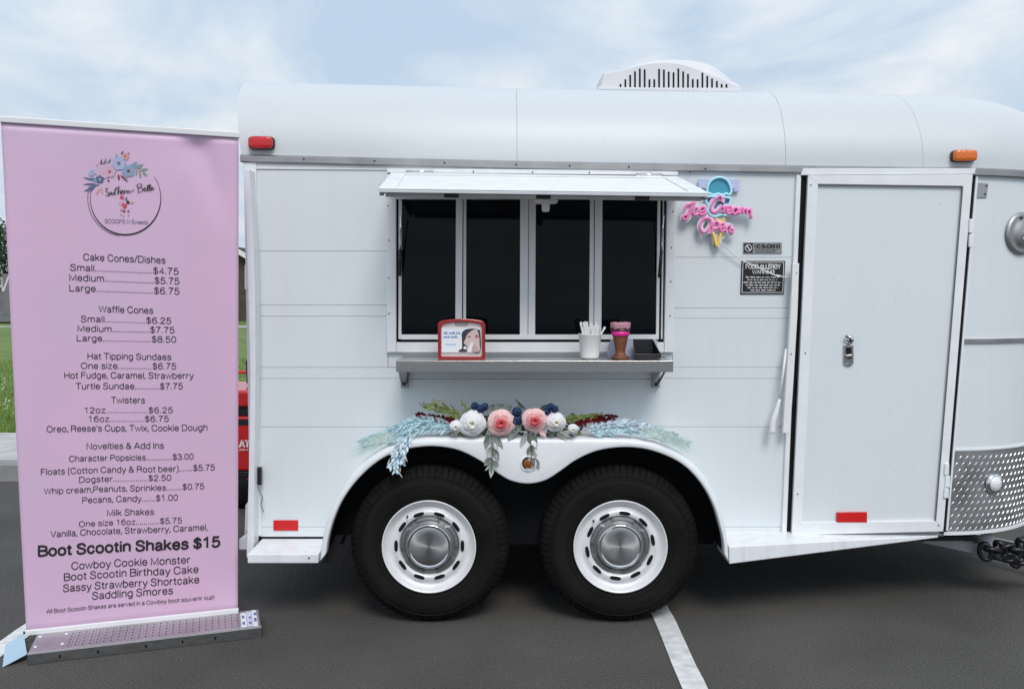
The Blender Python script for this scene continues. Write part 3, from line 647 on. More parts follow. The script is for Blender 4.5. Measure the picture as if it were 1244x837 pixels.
# --- shelf
ys = -.31
sA, sB = at(481, 438, ys), at(818, 438.5, ys); zS = (sA.z+sB.z)/2
shelf = MB().box(sA.x, ys+.002, zS-.004, sB.x, -.025, zS).build('shelf', STEEL, T, bevel=.0015)
MB().box(sA.x, ys, zS-.052, sB.x, ys+.004, zS-.0005).build('shelf_front', STEEL, shelf, bevel=.001)
MB().box(sA.x, ys+.0045, zS-.05, sA.x+.003, -.03, zS-.0045).build('shelf_end', STEEL, shelf)
MB().box(sB.x-.003, ys+.0045, zS-.05, sB.x, -.03, zS-.0045).build('shelf_end', STEEL, shelf)
MB().box(sA.x+.01, -.06, zS-.05, sB.x-.01, -.03, zS-.006).build('shelf_rear_rail', STEEL, shelf)
for px in (489, 800):
    p = at(px, 452, -.1); x = p.x
    br = MB().box(x-.018, -.032, zS-.155, x+.018, -.002, zS-.051).build('shelf_bracket', ALU, T, bevel=.002)
    MB().tube([(x+.012, -.034, zS-.13), (x+.03, -.12, zS-.06)], .005, 8).build('bracket_arm', DARKP, br)
    MB().tube([(x-.012, -.034, zS-.13), (x-.004, -.20, zS-.053)], .006, 8).build('bracket_arm', ALU, br)
    MB().lathe([(0,-.012),(.007,-.012),(.009,0)], (x, -.032, zS-.137), 'y', 8).build('bracket_bolt', DARKP, br)

# --- side door
yd = -.035
dTL, dTR, dBR, dBL = (982,213.5), (1182,212), (1146,645.5), (962,650)
bar([(973,213),(1184,211.5),(1186,204.5),(976,205)], -.03, .045, 'door_header', WHITE2, T)
bar([(955.5,651),(962,651),(982,213),(973.5,213)], -.004, .01, 'door_gap_dark', BLACK, T, 0)  # black strip stands in for the shade in the door gap
bar([(1143,648),(1150,647),(1187.5,212),(1180,212)], -.004, .01, 'door_gap_dark', BLACK, T, 0)
bar([(950,650),(955.5,650),(973.5,213),(968,213)], -.02, .03, 'door_jamb', WHITE2, T)
bar([(1149.5,645),(1152,644),(1189,212),(1186,212)], -.012, .02, 'door_jamb', WHITE2, T)
door = MB().pq([dBL, dBR, dTR, dTL], yd+.008, .024).build('side_door', WHITE, T, bevel=.002)
iTL, iTR, iBR, iBL = (994,224), (1169.5,226.5), (1136.5,632.5), (974.5,634.5)
bar([iTL, iTR, dTR, dTL], yd-.004, .0115, 'door_border', WHITE2, door); bar([dBL, dBR, iBR, iBL], yd-.004, .0115, 'door_border', WHITE2, door)
bar([dBL, iBL, iTL, dTL], yd-.0042, .0115, 'door_border', WHITE2, door); bar([iBR, dBR, dTR, iTR], yd-.0042, .0115, 'door_border', WHITE2, door)
JG = mat('dark_edge_line', (.10,.10,.105), .7)  # dark line along two edges of the recessed door panel
bar([(1136,632.5),(1137.3,632.5),(1170.3,226.5),(1169,226.5)], yd-.005, .004, 'panel_edge_line', JG, door, 0)
bar([(993.5,225),(1169.5,227.3),(1169.5,226),(993.5,223.6)], yd-.0052, .004, 'panel_edge_line', JG, door, 0)
# latch
lx = MB().pq([(1025,442),(1037,442),(1037,419),(1025,419)], yd-.002, .006).build('latch_plate', CHROME, door, bevel=.0015)
MB().prism([at(1025,442,yd-.0023),at(1031,445,yd-.0023),at(1037,442,yd-.0023)], (0,.004,0)).build('latch_tip', CHROME, lx)
MB().pq([(1028,436),(1034.5,436),(1034.5,422),(1028,422)], yd-.0045, .003).build('latch_slot', BLACK, lx)
MB().pq([(1028.5,435),(1035,434),(1035,430.5),(1028.5,431)], yd-.016, .012).build('latch_handle', CHROME, lx, bevel=.002)
ky = MB().lathe([(0,-.014),(.012,-.014),(.018,-.010),(.022,-.004),(.024,0)], at(1032, 412.5, yd), 'y', 20).build('door_lock', CHROME, door, smooth=True)
MB().tube([at(1027,408,yd-.016), at(1033,411,yd-.022), at(1035,416,yd-.02)], .004).build('lock_key', DARKP, ky)
bar([(1017,634.5),(1053.5,634.5),(1053.5,622),(1017,622.5)], yd-.007, .013, 'door_reflector', REFL, door, .002)
for px, py in ((978.5,429),(985,225),(969,600),(1140,638)): screw(at(px, py, yd-.0045), door, s=.8)
for (x, y0, y1) in ((1180,266,283),(1180,284.5,300),(1150,563,577),(1151,578,592),(1149.5,593,605)):
    hg = bar([(x-2.5,y1),(x+3,y1),(x+3.6,y0),(x-2,y0)], -.048, .014, 'door_hinge', WHITE2, T, .002)
# hold-back bar and rod beside the door
strip([(320,963,971),(380,960.5,969),(430,957.5,966),(480,954,963),(526,951.5,959.5)], -.07, .028, 'door_stay_bar', PLW)
rod = MB().tube([at(955,424,-.05), at(951,455,-.06), at(947,485,-.06)], .006, 8).build('stay_rod', PLW, T, smooth=True)
MB().tube(catmull([at(947,485,-.06), at(943,500,-.065), at(939,513,-.065), at(938,526,-.065)], 4), lambda t: .007+.008*math.sin(min(1, t*1.3)*PI/2), 10).build('rod_grip', PLW, rod, smooth=True)
screw(at(961, 430, -.0705), s=.8); screw(at(968, 332, -.0705), s=.6)

# --- lights and reflectors
def lozenge(x0, y0, x1, y1, yb, depth, lens, name, base=DARKP):
    A = at(x0, y1, yb); B = at(x1, y0, yb); cx, cz = (A.x+B.x)/2, (A.z+B.z)/2; hx, hz_ = (B.x-A.x)/2, (B.z-A.z)/2
    def ring(s, y):
        res = []; 
        for k in range(32):
            a = 2*PI*k/32; e = .45
            res.append(Vector((cx+hx*s*math.copysign(abs(math.cos(a))**e, math.cos(a)), y, cz+hz_*s*math.copysign(abs(math.sin(a))**e, math.sin(a)))))
        return res
    b_ = MB(); R = [ring(1.08, yb), ring(1.08, yb-depth*.35)]
    b_.add(R[0]+R[1], [(i, (i+1) % 32, 32+(i+1) % 32, 32+i) for i in range(32)]+[tuple(range(32, 64))]); root = b_.build(name, base, T)
    R = [ring(1, yb-depth*.35), ring(1, yb-depth*.8), ring(.93, yb-depth*.95), ring(.8, yb-depth), ring(.4, yb-depth*1.03)]
    m_ = MB(); v = sum(R, []); f = [(32*j+i, 32*j+(i+1) % 32, 32*j+32+(i+1) % 32, 32*j+32+i) for j in range(4) for i in range(32)] + [tuple(range(128, 160))]
    m_.add(v, f).build('lens', lens, root, smooth=True); return root
lozenge(304, 167, 333, 182, .0, .045, RED, 'tail_marker_light'); lozenge(1155, 183.5, 1183, 197, .0, .045, AMB, 'front_marker_light')
bar([(332,644.5),(362,644.5),(362,632),(332,632)], -.006, .008, 'side_reflector', REFL, T, .002)

# --- fender
yf = -.25
fo = catmull([(387.5,683),(391,655),(398,628),(411,600),(430,572),(455,551),(484,537),(515,532),(560,531.5),(640,532),(720,532),(765,533),(800,539),(832,554),(856,578),(872,606),(881,636),(885,662),(886.5,683)], 6)
fi = catmull([(396,672),(398.5,655),(405,632),(417,606),(436,581),(460,560),(486,548),(520,542.5),(553,546),(580,558),(603,574),(620,584),(641,588),(662,584),(680,573),(700,559),(725,548),(757,543.5),(790,547),(826,562),(850,585),(866,612),(875,640),(879,658),(880,672)], 6)
NF = 150
# match the two curves between landmarks so that the band stays even
def split_at(c, xs, n):
    c = [(p[0], p[1], 0) for p in c]; idx = [0] + [min(range(len(c)), key=lambda i: abs(c[i][0]-x)) for x in xs] + [len(c)-1]; r = []
    for a, b in zip(idx, idx[1:]):
        q = resample(c[a:b+1], n); r += q if not r else q[1:]
    return r
fo = split_at(fo, (515, 641, 765), 40); fi = split_at(fi, (520, 641, 757), 40); NF = len(fo)
rows = []
for p, q in zip(fo, fi):
    o_ = at(p.x, p.y, yf); i_ = at(q.x, q.y, yf); d_ = (o_-i_); dn = d_.normalized()
    rows.append([Vector((o_.x, .0, o_.z)), Vector((o_.x, yf+.030, o_.z)), o_-dn*.004+Vector((0,.012,0)), o_-dn*.014+Vector((0,.003,0)), o_-dn*.028,
                 i_+dn*.010, i_+dn*.003+Vector((0,.002,0)), i_+Vector((0,.010,0)), Vector((i_.x, yf+.05, i_.z))])
nr = len(rows[0]); v = sum(rows, [])
fen = MB().add(v, [(i*nr+j, i*nr+j+1, (i+1)*nr+j+1, (i+1)*nr+j) for i in range(NF-1) for j in range(nr-1)]).build('fender', WHITE2, T, smooth=True)
# black liner: back plate on the side wall plus the underside of the arch
lb = MB(); v = []
for q in fi: a = at(q.x, q.y, yf); v += [Vector((a.x, yf+.05, a.z)), Vector((a.x, -.022, a.z)), Vector((a.x, -.022, ZF-.03))]
lb.add(v, [(3*i+j, 3*i+j+1, 3*i+3+j+1, 3*i+3+j) for i in range(NF-1) for j in (0, 1)]).build('wheel_well', LINER, T)
# marker lamp hole between the arches
hc = at(642, 563, yf)
hr = MB().lathe([(.036,.004),(.038,-.004),(.033,-.006),(.030,.002)], hc, 'y', 28).build('lamp_ring', WHITE2, fen, smooth=True)
MB().lathe([(0,-.001),(.030,-.001)], hc, 'y', 28).build('lamp_recess', BLACK, fen)
MB().lathe([(0,-.010),(.014,-.009),(.022,-.004),(.024,-.002)], hc, 'y', 28).build('lamp_lens', mat('dark_amber', (.22,.075,.01), .2), fen, smooth=True)
# --- ledges in front of and behind the wheels
A = at(300.5, 673, yf); B = at(386.5, 673, yf); hL = A.z-at(300.5, 684, yf).z
lg = MB().hexa((A.x,yf,A.z-hL),(B.x,yf,A.z-hL),(B.x,yf,A.z),(A.x,yf,A.z),(A.x,.0,A.z-hL),(B.x,.0,A.z-hL),(B.x,.0,A.z+.004),(A.x,.0,A.z+.004)).build('rear_ledge', LEDGEW, T, bevel=.004)
screw(at(375.5, 677.5, yf-.0005), s=1)
screw(at(866, 610, yf-.0005), s=.0001)
A = at(886, 664, yf); A2 = at(886, 685, yf); B = at(1140, 650.5, -.012); B2 = at(1140, 653, -.012)
MB().hexa(A2, B2, B, A, (A2.x,.0,A2.z),(B2.x,.0,B2.z),(B.x,.0,B.z+.004),(A.x,.0,A.z+.012)).build('front_ledge', LEDGEW, T, bevel=.004)
# sill under the walls
MB().box(b0.x+.01, .0, ZF-.02, 2.3, 1.83, ZF-.001).build('floor_pan', LINER, T)
MB().box(b0.x+.02, .30, ZF-.10, 1.9, .38, ZF-.021).build('chassis_rail', LINER, T)
MB().box(b0.x+.02, 1.45, ZF-.10, 1.9, 1.53, ZF-.021).build('chassis_rail', LINER, T)
wc_x0, wc_x1 = at(388,600,yf).x, at(886,600,yf).x
MB().box(wc_x0, 1.83, .22, wc_x1, 2.06, .72).build('far_side_sky_blocker', LINER, T)  # unseen box added to keep sky light out from under the trailer
for x_ in (-.55, .05, .62, 1.3): MB().box(x_-.03, .25, ZF-.09, x_+.03, 1.6, ZF-.022).build('cross_member', LINER, T)
# step bracket behind the front wheel
for dx in (0, 14):
    MB().pq([(392+dx,684),(402+dx,684),(417+dx,650),(408+dx,650)], -.12, .02).build('mud_bracket', DARKP, T)

# --- wheels
R_T = .379; yw = -.205
wc = [at(521.3, 661, yw), at(753.5, 660.5, yw)]
def wheel(c, rot=0):
    cx, cz = c.x, R_T
    root = MB()
    # tyre body: profile radius vs y (outer face at yw)
    prof = [(.205,.03),(.212,.006),(.222,.000),(.236,-.004),(.262,-.009),(.285,-.010),(.302,-.0085),(.308,-.006),(.318,.004),(.330,.016),(.345,.030),(.352,.046)]
    rr = MB().lathe(prof, (0,0,0), 'y', 96).build('tyre', TYRE, T, smooth=True)
    rr.location = (cx, yw, cz); rr.scale = (R_T/.367, 1, R_T/.367)
    # tread with shoulder lugs
    tp = [(.304,-.0075),(.312,-.0062),(.326,.0015),(.340,.0105),(.353,.022),(.364,.040),(.367,.052),(.367,.078),(.358,.080),(.358,.086),(.367,.088),(.367,.120),(.358,.122),(.358,.128),(.367,.13),(.367,.158),(.358,.160),(.358,.166),(.367,.168),(.364,.190),(.345,.210),(.30,.225),(.21,.215)]
    nseg = 432
    def rm(j, k, r):
        k4 = k % 6
        if j in (4, 5, 6): return r-.008 if k4 == 0 else r
        if j in (2, 3): return r-(.006 if j == 3 else .004) if k4 == 0 else r
        if j in (9, 10, 13, 14): return r-.007 if (k+2) % 6 == 0 else r
        return r
    td = MB().lathe(tp, (0,0,0), 'y', nseg, rmod=rm).build('tyre_tread', TYRED, rr)
    td.matrix_parent_inverse = Matrix.Identity(4)
    # faint raised rings on the sidewall
    ring = MB()
    for r0 in (.243, .322): ring.lathe([(r0-.0015,-.006-(r0 > .3)*-.003),(r0,-.0095 if r0 < .3 else -.0065),(r0+.0015,-.006)], (0,0,0), 'y', 96)
    q = ring.build('sidewall_rings', TYRE, rr, smooth=True); q.matrix_parent_inverse = Matrix.Identity(4)
    let = MB(); rdl = random.Random(int(cx*10))
    for a0_, a1_ in ((1.75, 2.75), (4.9, 5.8), (.2, .7)):
        a = a0_
        while a < a1_:
            da = rdl.uniform(.022, .04); hh_ = .010
            if rdl.random() > .14:
                p = lambda r, t: (r*math.cos(t), -.0113, r*math.sin(t))
                r0, r1 = .268, .268+hh_*2.0; q4 = [p(r0, a), p(r1, a), p(r1, a+da*.35), p(r0, a+da*.35)]
                let.prism(q4, (0,.003,0)); rm2 = rdl.choice((r0, (r0+r1)/2, r1-.005)); let.prism([p(rm2, a+da*.36), p(rm2+.005, a+da*.36), p(rm2+.005, a+da*.75), p(rm2, a+da*.75)], (0,.003,0))
            a += da+.012
    q = let.build('sidewall_lettering', TYRED, rr); q.matrix_parent_inverse = Matrix.Identity(4)
    # rim
    rp_ = [(.205,.02),(.214,.004),(.220,-.007),(.2235,-.010),(.2225,-.014),(.217,-.013),(.212,-.002),(.205,.012),(.196,.020),(.186,.024),(.178,.022),(.172,.014),(.168,.010),(.160,.008),(.146,.009),(.143,.014),(.141,.034),(.110,.040),(.06,.042)]
    rm_ = MB().lathe(rp_, (0,0,0), 'y', 96).build('rim', RIM, T, smooth=True); rm_.location = (cx, yw, cz)
    for k in range(10):
        a = rot + 2*PI*k/10; u = Vector((-math.sin(a), 0, math.cos(a))); vv = Vector((math.cos(a), 0, math.sin(a))); cc = vv*.1575 + Vector((0,.0035,0))
        pts = []
        for t in range(16):
            b_ = 2*PI*t/16; pts.append(cc + u*(.0265*math.copysign(abs(math.cos(b_))**.7, math.cos(b_))) + vv*(.0088*math.copysign(abs(math.sin(b_))**.8, math.sin(b_))))
        s_ = MB().prism(pts, (0,.008,0)).build('rim_slot', BLACK, rm_); s_.matrix_parent_inverse = Matrix.Identity(4)
    # hub ring with lobes
    def hm(j, k, r): return r*(1.0 if (k % 19) < 13 else .90) if j in (1, 2) else r
    hb = MB().lathe([(.1415,.030),(.139,.016),(.124,.010),(.119,.016),(.110,.010),(.100,.004)], (0,0,0), 'y', 96, rmod=hm).build('hub_cover', RIMG, T, smooth=False)
    hb.location = (cx, yw, cz); hb.rotation_euler = (0, rot, 0); smooth_by_angle(hb)
    cp_ = MB().lathe([(.106,.012),(.107,-.004),(.105,-.009),(.1005,-.0105),(.096,-.009),(.090,-.006)], (0,0,0), 'y', 64).build('cap_ring', CHROME, T, smooth=True); cp_.location = (cx, yw, cz)
    cc_ = MB().lathe([(.0925,-.0065),(.088,-.0080),(.06,-.0086),(.03,-.0090),(.001,-.0093)], (0,0,0), 'y', 64).build('hub_cap', SPUN, cp_, smooth=True); cc_.matrix_parent_inverse = Matrix.Identity(4)
    vl = MB().tube([(.176*math.cos(2.2+rot), .012, .176*math.sin(2.2+rot)), (.174*math.cos(2.2+rot), -.012, .174*math.sin(2.2+rot))], .004, 8).build('valve_stem', BLACK, rm_); vl.matrix_parent_inverse = Matrix.Identity(4)
# spun metal: concentric turning marks
SPUN = bpy.data.materials.new('spun_metal'); SPUN.use_nodes = True; nt = SPUN.node_tree; b = nt.nodes['Principled BSDF']
b.inputs['Base Color'].default_value = (.52,.52,.52,1); b.inputs['Metallic'].default_value = 1; b.inputs['Roughness'].default_value = .36; b.inputs['Anisotropic'].default_value = .85
tg = nt.nodes.new('ShaderNodeTangent'); tg.direction_type = 'RADIAL'; tg.axis = 'Y'; nt.links.new(tg.outputs[0], b.inputs['Tangent'])
def park_children():
    pass
wheel(wc[0], .0); wheel(wc[1], .18)
for o in [o for o in COL.objects if o.parent == T and o.name.split('.')[0] in ('tyre','rim','hub_cover','cap_ring')]:
    o.matrix_parent_inverse = Matrix.Translation(-T.location)
# far-side wheels, mirrored copies
for o in [o for o in COL.objects if o.parent == T and o.name.split('.')[0] in ('tyre','rim')]:
    c = o.copy(); COL.objects.link(c); c.location = (o.location.x, 1.83 - yw, R_T); c.rotation_euler = (0, 0, PI)
    for ch in [k for k in o.children]:
        if ch.name.startswith('tyre_tread'): e = ch.copy(); COL.objects.link(e); e.parent = c
for c in wc: MB().tube([(c.x, .0, R_T-.03), (c.x, 1.83, R_T-.03)], .035, 12).build('axle', LINER, T)

# --- tongue, coupler and chains
ton = MB(); p0 = at(1120, 652, .22); p1 = at(1275, 684, .22)
dv_ = (p1-p0).normalized()
ton.tube([p0, p1], .036, 4).build('tongue_beam', mat('tongue_grey_paint', (.42,.43,.44), .5, var=.2), T, bevel=.004)
p2 = at(1150, 646, .95); MB().tube([p2, p1+Vector((.15,.1,0))], .034, 4).build('tongue_beam', ALU, T, bevel=.004)
MB().tube([at(1191,661,.26), at(1206,657,.27)], .046, 12).build('tongue_collar', PLW, T, smooth=True)
def link_ring(c, r, ax, tilt, thick, m=DARKP, name='chain_link'):
    pts = []
    for k in range(16):
        a = 2*PI*k/16; v = Vector((math.cos(a)*r*1.35, 0, math.sin(a)*r*.85)); v.rotate(Matrix.Rotation(tilt, 3, 'Y') @ Matrix.Rotation(ax, 3, 'X')); pts.append(c+v)
    return MB().tube(pts, thick, 7, closed=True).build(name, m, T, smooth=True)
rd = random.Random(5)
for (x, y, r, ax, ti) in ((1197,670,.040,.3,1.3),(1206,668,.036,1.2,.2),(1214,672,.040,.2,.5),(1222,664,.034,1.1,-.3),(1229,672,.040,.3,.9),(1236,668,.036,1.3,.1),(1242,678,.040,.2,-.6),(1241,662,.030,.8,1.2),(1250,672,.04,.3,.2),(1233,682,.026,.4,1.2),(1215,664,.03,.9,.9),(1226,677,.03,.2,0)):
    link_ring(at(x, y, .13), r*.8, ax, ti, .0125)
cj = MB()
cj.lathe([(0,-.05),(.032,-.05),(.036,-.03),(.036,.03),(.03,.05),(0,.05)], at(1212, 668, .25), 'x', 16)
cj.lathe([(0,-.04),(.026,-.04),(.030,-.02),(.028,.04),(0,.04)], at(1238, 672, .25), 'x', 16)
cj.build('coupler_plug', DARKP, T, smooth=True)
MB().tube(catmull([at(1218,670,.2), at(1232,680,.18), at(1238,662,.18), at(1244,652,.18), at(1252,660,.18)], 6), .007, 8).build('breakaway_cable', DARKP, T, smooth=True)
MB().tube(catmull([at(1205,678,.2), at(1214,682,.18), at(1226,686,.18), at(1240,684,.2)], 6), .006, 8).build('safety_hook', CHROME, T, smooth=True)
for (x, y) in ((1219,664),(1207,680),(1211,681),(1223,682),(1246,664)): MB().lathe([(0,-.008),(.006,-.006),(.008,0)], at(x,y,.15), 'y', 10).build('bright_bolt', CHROME, T, smooth=True)

# ================================================================ NEON SIGN
ysn = -.045
zn = lambda X, Y, y=ysn: at(800+X/4.185, 190+Y/4.185, y)
NS = thing('neon_sign', zn(300, 280, -.02), 'pink and blue neon sign reading Ice Cream Open on the trailer wall', 'sign')
P_ = {}
scoop1 = [(251,186),(248,165),(262,130),(292,110),(325,109),(352,126),(366,155),(370,180),(360,196),(344,190),(324,199),(304,191),(280,197),(262,191)]
scoop2 = [(248,206),(243,232),(256,256),(250,278),(266,300),(290,306),(318,297),(340,300),(362,288),(354,262),(362,238),(358,212)]
pink = [ # I c e
 [(128,278),(140,252),(160,243),(186,232)], [(186,232),(166,262),(156,298),(140,321),(124,316),(132,302),(150,296)],
 [(202,264),(188,262),(176,280),(184,298),(206,292)], [(208,284),(232,276),(236,262),(222,258),(209,276),(217,297),(244,286)],
 # C r e a m
 [(318,232),(324,212),(310,203),(284,222),(266,256),(272,281),(296,280),(326,252)], [(326,252),(334,264),(330,288)], [(332,270),(342,256),(352,260)],
 [(350,278),(368,270),(370,258),(358,256),(348,274),(356,292),(376,282)], [(404,266),(388,262),(377,278),(386,294),(402,282),(406,264),(408,292)],
 [(414,294),(420,268),(430,264),(432,294)], [(432,276),(444,266),(450,272),(450,298)], [(450,280),(462,270),(470,278),(470,302),(478,314)],
 # O p e n
 [(262,318),(236,314),(216,336),(212,366),(228,386),(250,376),(266,350),(268,326),(250,312)], [(276,332),(276,366),(268,396)], [(276,346),(294,332),(308,342),(304,362),(282,370)],
 [(314,364),(332,356),(334,344),(322,342),(313,358),(320,380),(338,374)], [(344,384),(346,358)], [(346,368),(358,352),(366,360),(364,384),(376,386),(384,368)]]
cone = [[(290,316),(312,342),(336,316)], [(276,386),(294,450),(300,450),(320,384)]]
def fill(pts, y, m, name):
    c = catmull([(x, yy, 0) for x, yy in pts], 4, True); v = [zn(p.x, p.y, y) for p in c]
    return MB().prism(v, (0,.004,0)).build(name, m, NS)
# clear backing plate follows the outlines
bk = MB()
def ribbon(pts, wd, y):
    c = catmull([(x, yy, 0) for x, yy in pts], 3); c = [zn(p.x, p.y, y) for p in c]; vs = []; fs = []
    for i, p in enumerate(c):
        a = c[max(0, i-1)]; b_ = c[min(len(c)-1, i+1)]; t = (b_-a).normalized() if (b_-a).length else Vector((1,0,0)); nn = Vector((-t.z, 0, t.x))*wd
        vs += [p+nn, p-nn]
    bk.add(vs, [(2*i, 2*i+1, 2*i+3, 2*i+2) for i in range(len(c)-1)])
for i, s_ in enumerate(pink): ribbon(s_, .015, -.0401-i*.0001)
ribbon(cone[1], .015, -.0308); ribbon([(300,110),(306,420)], .03, -.0300)
bk.build('sign_backing', ACRY, NS)
MB().pq([(848.5,233),(898,233),(898,218),(848.5,217)], -.020, .006).build('mounting_plate', LAV, NS, bevel=.001)
for x in (232, 378):
    MB().lathe([(0,-.012),(.008,-.012),(.008,0)], zn(x, 158, -.02), 'y', 12).build('standoff', CHROME, NS)
fill(scoop1, -.032, TEAL, 'ice_cream_scoop'); fill(scoop2, -.0325, PURP, 'ice_cream_scoop')
def ntube(pts, m, r, y, name, closed=False):
    c = catmull([(x, yy, 0) for x, yy in pts], 5, closed); return MB().tube([zn(p.x, p.y, y) for p in c], r, 8, closed=closed).build(name, m, NS, smooth=True)
ntube(scoop1, NEONB, .006, -.040, 'blue_tube', True); ntube(scoop2, NEONB, .006, -.041, 'blue_tube', True)
for c in cone: ntube(c, NEONY, .0065, -.042, 'yellow_tube')
for s_ in pink: ntube(s_, NEONP, .0056, -.050, 'pink_tube')
cab = MB().tube(catmull([zn(308,434,-.03), zn(360,476,-.03), zn(410,520,-.025), zn(460,545,-.026), zn(520,572,-.026), zn(580,600,-.026), zn(640,614,-.024), zn(668,620,-.012)], 5), .0028, 8)
cab.build('power_cable', PLW, NS, smooth=True)
MB().pq([(943,336),(948,337),(948.5,334.5),(943.5,333.5)], -.034, .01).build('cable_clip', PLW, NS, bevel=.001)

# ================================================================ WALL PLAQUES
PLG = mat('plaque_grey', (.27,.28,.28), .4); PLB = mat('plaque_black', (.008,.008,.008), .4); PLWt = mat('plaque_white', (.72,.72,.72), .5)
def plc(y): return lambda px, py: at(px, py, y)
p = at(926, 301, -.004)
ns_ = thing('no_smoking_plaque', p, 'small grey no smoking plaque above the black allergy plaque', 'sign')
MB().pq([(903,308),(950,308),(950,294.5),(903,294.5)], -.006, .006).build('plate', PLG, ns_, bevel=.001)
MB().pq([(904,307),(914.5,307),(914.5,295.6),(904,295.6)], -.0075, .001).build('symbol_square', PLB, ns_)
MB().lathe([(.0135,0),(.0170,0)], at(909.3,301.3,-.0085), 'y', 20).build('symbol_ring', PLWt, ns_)
MB().pq([(906,298.6),(907,297.6),(912.6,304.2),(911.6,305)], -.0088, .0005).build('symbol_bar', PLWt, ns_)
stroke_text('lettering', 'NO SMOKING', 917, 947.5, 301.3, 4.4, plc(-.0085), PLB, ns_, wt=1.4)
marks('small_lettering', [(917, 944, 304), (918, 943, 306.6)], plc(-.0085), PLB, ns_, 1.2, seed=4)
al = thing('allergy_plaque', at(926, 337, -.004), 'black food allergy warning plaque with white border on the wall', 'sign')
MB().pq([(899.5,357.5),(952.5,357.5),(954,317),(901,317)], -.006, .006).build('plate', PLB, al, bevel=.001)
bd = MB()
for q in ([(901,355.8),(951.3,355.8),(951.3,355.1),(901,355.1)], [(902.4,319.2),(952.4,319.2),(952.4,318.5),(902.4,318.5)], [(901,355),(901.7,355),(903,319.3),(902.3,319.3)], [(950.6,355),(951.3,355),(952.5,319.3),(951.8,319.3)]):
    bd.pq(q, -.0075, .001)
bd.build('border', PLWt, al)
stroke_text('lettering', 'FOOD ALLERGY', 906, 948, 326.5, 5, plc(-.0078), PLWt, al, wt=1.6)
stroke_text('lettering', 'WARNING', 914, 941, 332.6, 4.2, plc(-.0078), PLWt, al, wt=1.6)
marks('small_lettering', [(906,946,337.6),(908,944,340.8),(903,949,344),(906,947,347.2),(908,945,350.4),(912,942,353.4)], plc(-.0078), PLWt, al, 1.9, seed=9)

# ================================================================ THINGS ON THE SHELF
zs = zS + .0008
def sp(px, y): return Vector((at(px, 437, y).x, y, zs))
# napkin dispenser
REDP = mat('red_plastic', (.32,.008,.010), .22, coat=.4)
y_ = -.235; c = sp(560.7, y_)
nd = thing('napkin_dispenser', c, 'red framed napkin dispenser with a picture card on the steel shelf', 'napkin dispenser')
A = at(532, 437, y_); B = at(589.5, 437, y_); hw = (B.x-A.x)/2; hh = .186
def ndo(s, inset):
    hw_ = hw-inset; h0 = inset; h1 = hh-inset; r = .024
    pts = []
    for (cx, cz, a0) in ((hw_-.008, h0+.008, -PI/2),):
        for k in range(5): a = a0+PI/2*k/4; pts.append((cx+.008*math.cos(a), cz+.008*math.sin(a)))
    for k in range(6): a = PI/2*k/5*.85; pts.append((hw_-r+r*math.cos(a), h1-r-.006+r*math.sin(a)))
    for k in range(1, 6): t = k/6; pts.append((lerp(hw_-r*1.1, -(hw_-r*1.1), t), h1-.004+.006*math.sin(t*PI)))
    for k in range(6): a = PI/2*(.15+.85*k/5)+PI/2; a = PI/2+.25+ (PI/2-.25)*k/5; pts.append((-(hw_-r)+r*math.cos(a), h1-r-.006+r*math.sin(a)))
    for k in range(5): a = PI+PI/2*k/4; pts.append((-(hw_-.008)+.008*math.cos(a), h0+.008+.008*math.sin(a)))
    return pts
oo, ii = ndo(0, 0), ndo(0, .0145); n = len(oo)
q = MB(); f_ = lambda P, y: [Vector((c.x+x, y, zs+z)) for x, z in P]
V = f_(oo, y_)+f_(ii, y_)+f_(oo, y_+.06)+f_(ii, y_+.06)
fs = []
for i in range(n):
    j = (i+1) % n; fs += [(i, j, n+j, n+i), (i, 2*n+i, 2*n+j, j), (n+i, n+j, 3*n+j, 3*n+i), (2*n+i, 3*n+i, 3*n+j, 2*n+j)]
q.add(V, fs).build('frame', REDP, nd, bevel=.003)
NAP = mat('chrome_face', (.72,.66,.64), .3, .35)
MB().prism(f_(ndo(0, .014), y_+.012), (0,.04,0)).build('face_plate', NAP, nd)
MB().pq([(553,396),(568,396),(571,388),(551,388)], y_+.010, .004).build('thumb_notch', mat('steel_shade', (.35,.33,.32), .4, .5), nd, bevel=.001)
CARD = mat('card_white', (.80,.80,.84), .5)
yc = y_+.006
cardo = MB().pq([(536.5,428),(583.5,428),(583.5,398.5),(536.5,398.5)], yc, .004).build('picture_card', CARD, nd)
pl = lambda k: (lambda px, py: at(px, py, yc-.0006*k))
def flat(pts, k, m, name, parent, sm=True):
    P = catmull([(x, y, 0) for x, y in pts], 4, True) if sm else [Vector((x, y, 0)) for x, y in pts]
    return MB().add([pl(k)(p.x, p.y) for p in P], [tuple(range(len(P)))]).build(name, m, parent)
cx_ = lambda X, Y: (520+X/10.467, 370+Y/10.467)
HAIR = mat('print_dark_hair', (.035,.035,.05), .6); SKIN = mat('print_skin', (.62,.47,.46), .6); SHADE = mat('print_brown', (.22,.13,.12), .6)
flat([cx_(*p) for p in ((430,430),(428,370),(470,320),(560,305),(640,318),(662,350),(662,600),(520,602),(400,602),(395,578),(430,560))], 1, HAIR, 'printed_hair', cardo)
flat([cx_(*p) for p in ((475,440),(500,380),(560,330),(620,318),(648,400),(655,500),(650,598),(500,600),(495,530),(455,490))], 2, SKIN, 'printed_face', cardo)
flat([cx_(*p) for p in ((498,412),(525,400),(548,410),(525,420))], 3, SHADE, 'printed_eye', cardo); flat([cx_(*p) for p in ((598,400),(618,384),(640,396),(640,415),(610,424))], 3, mat('print_rust', (.40,.12,.09), .6), 'printed_eye', cardo)
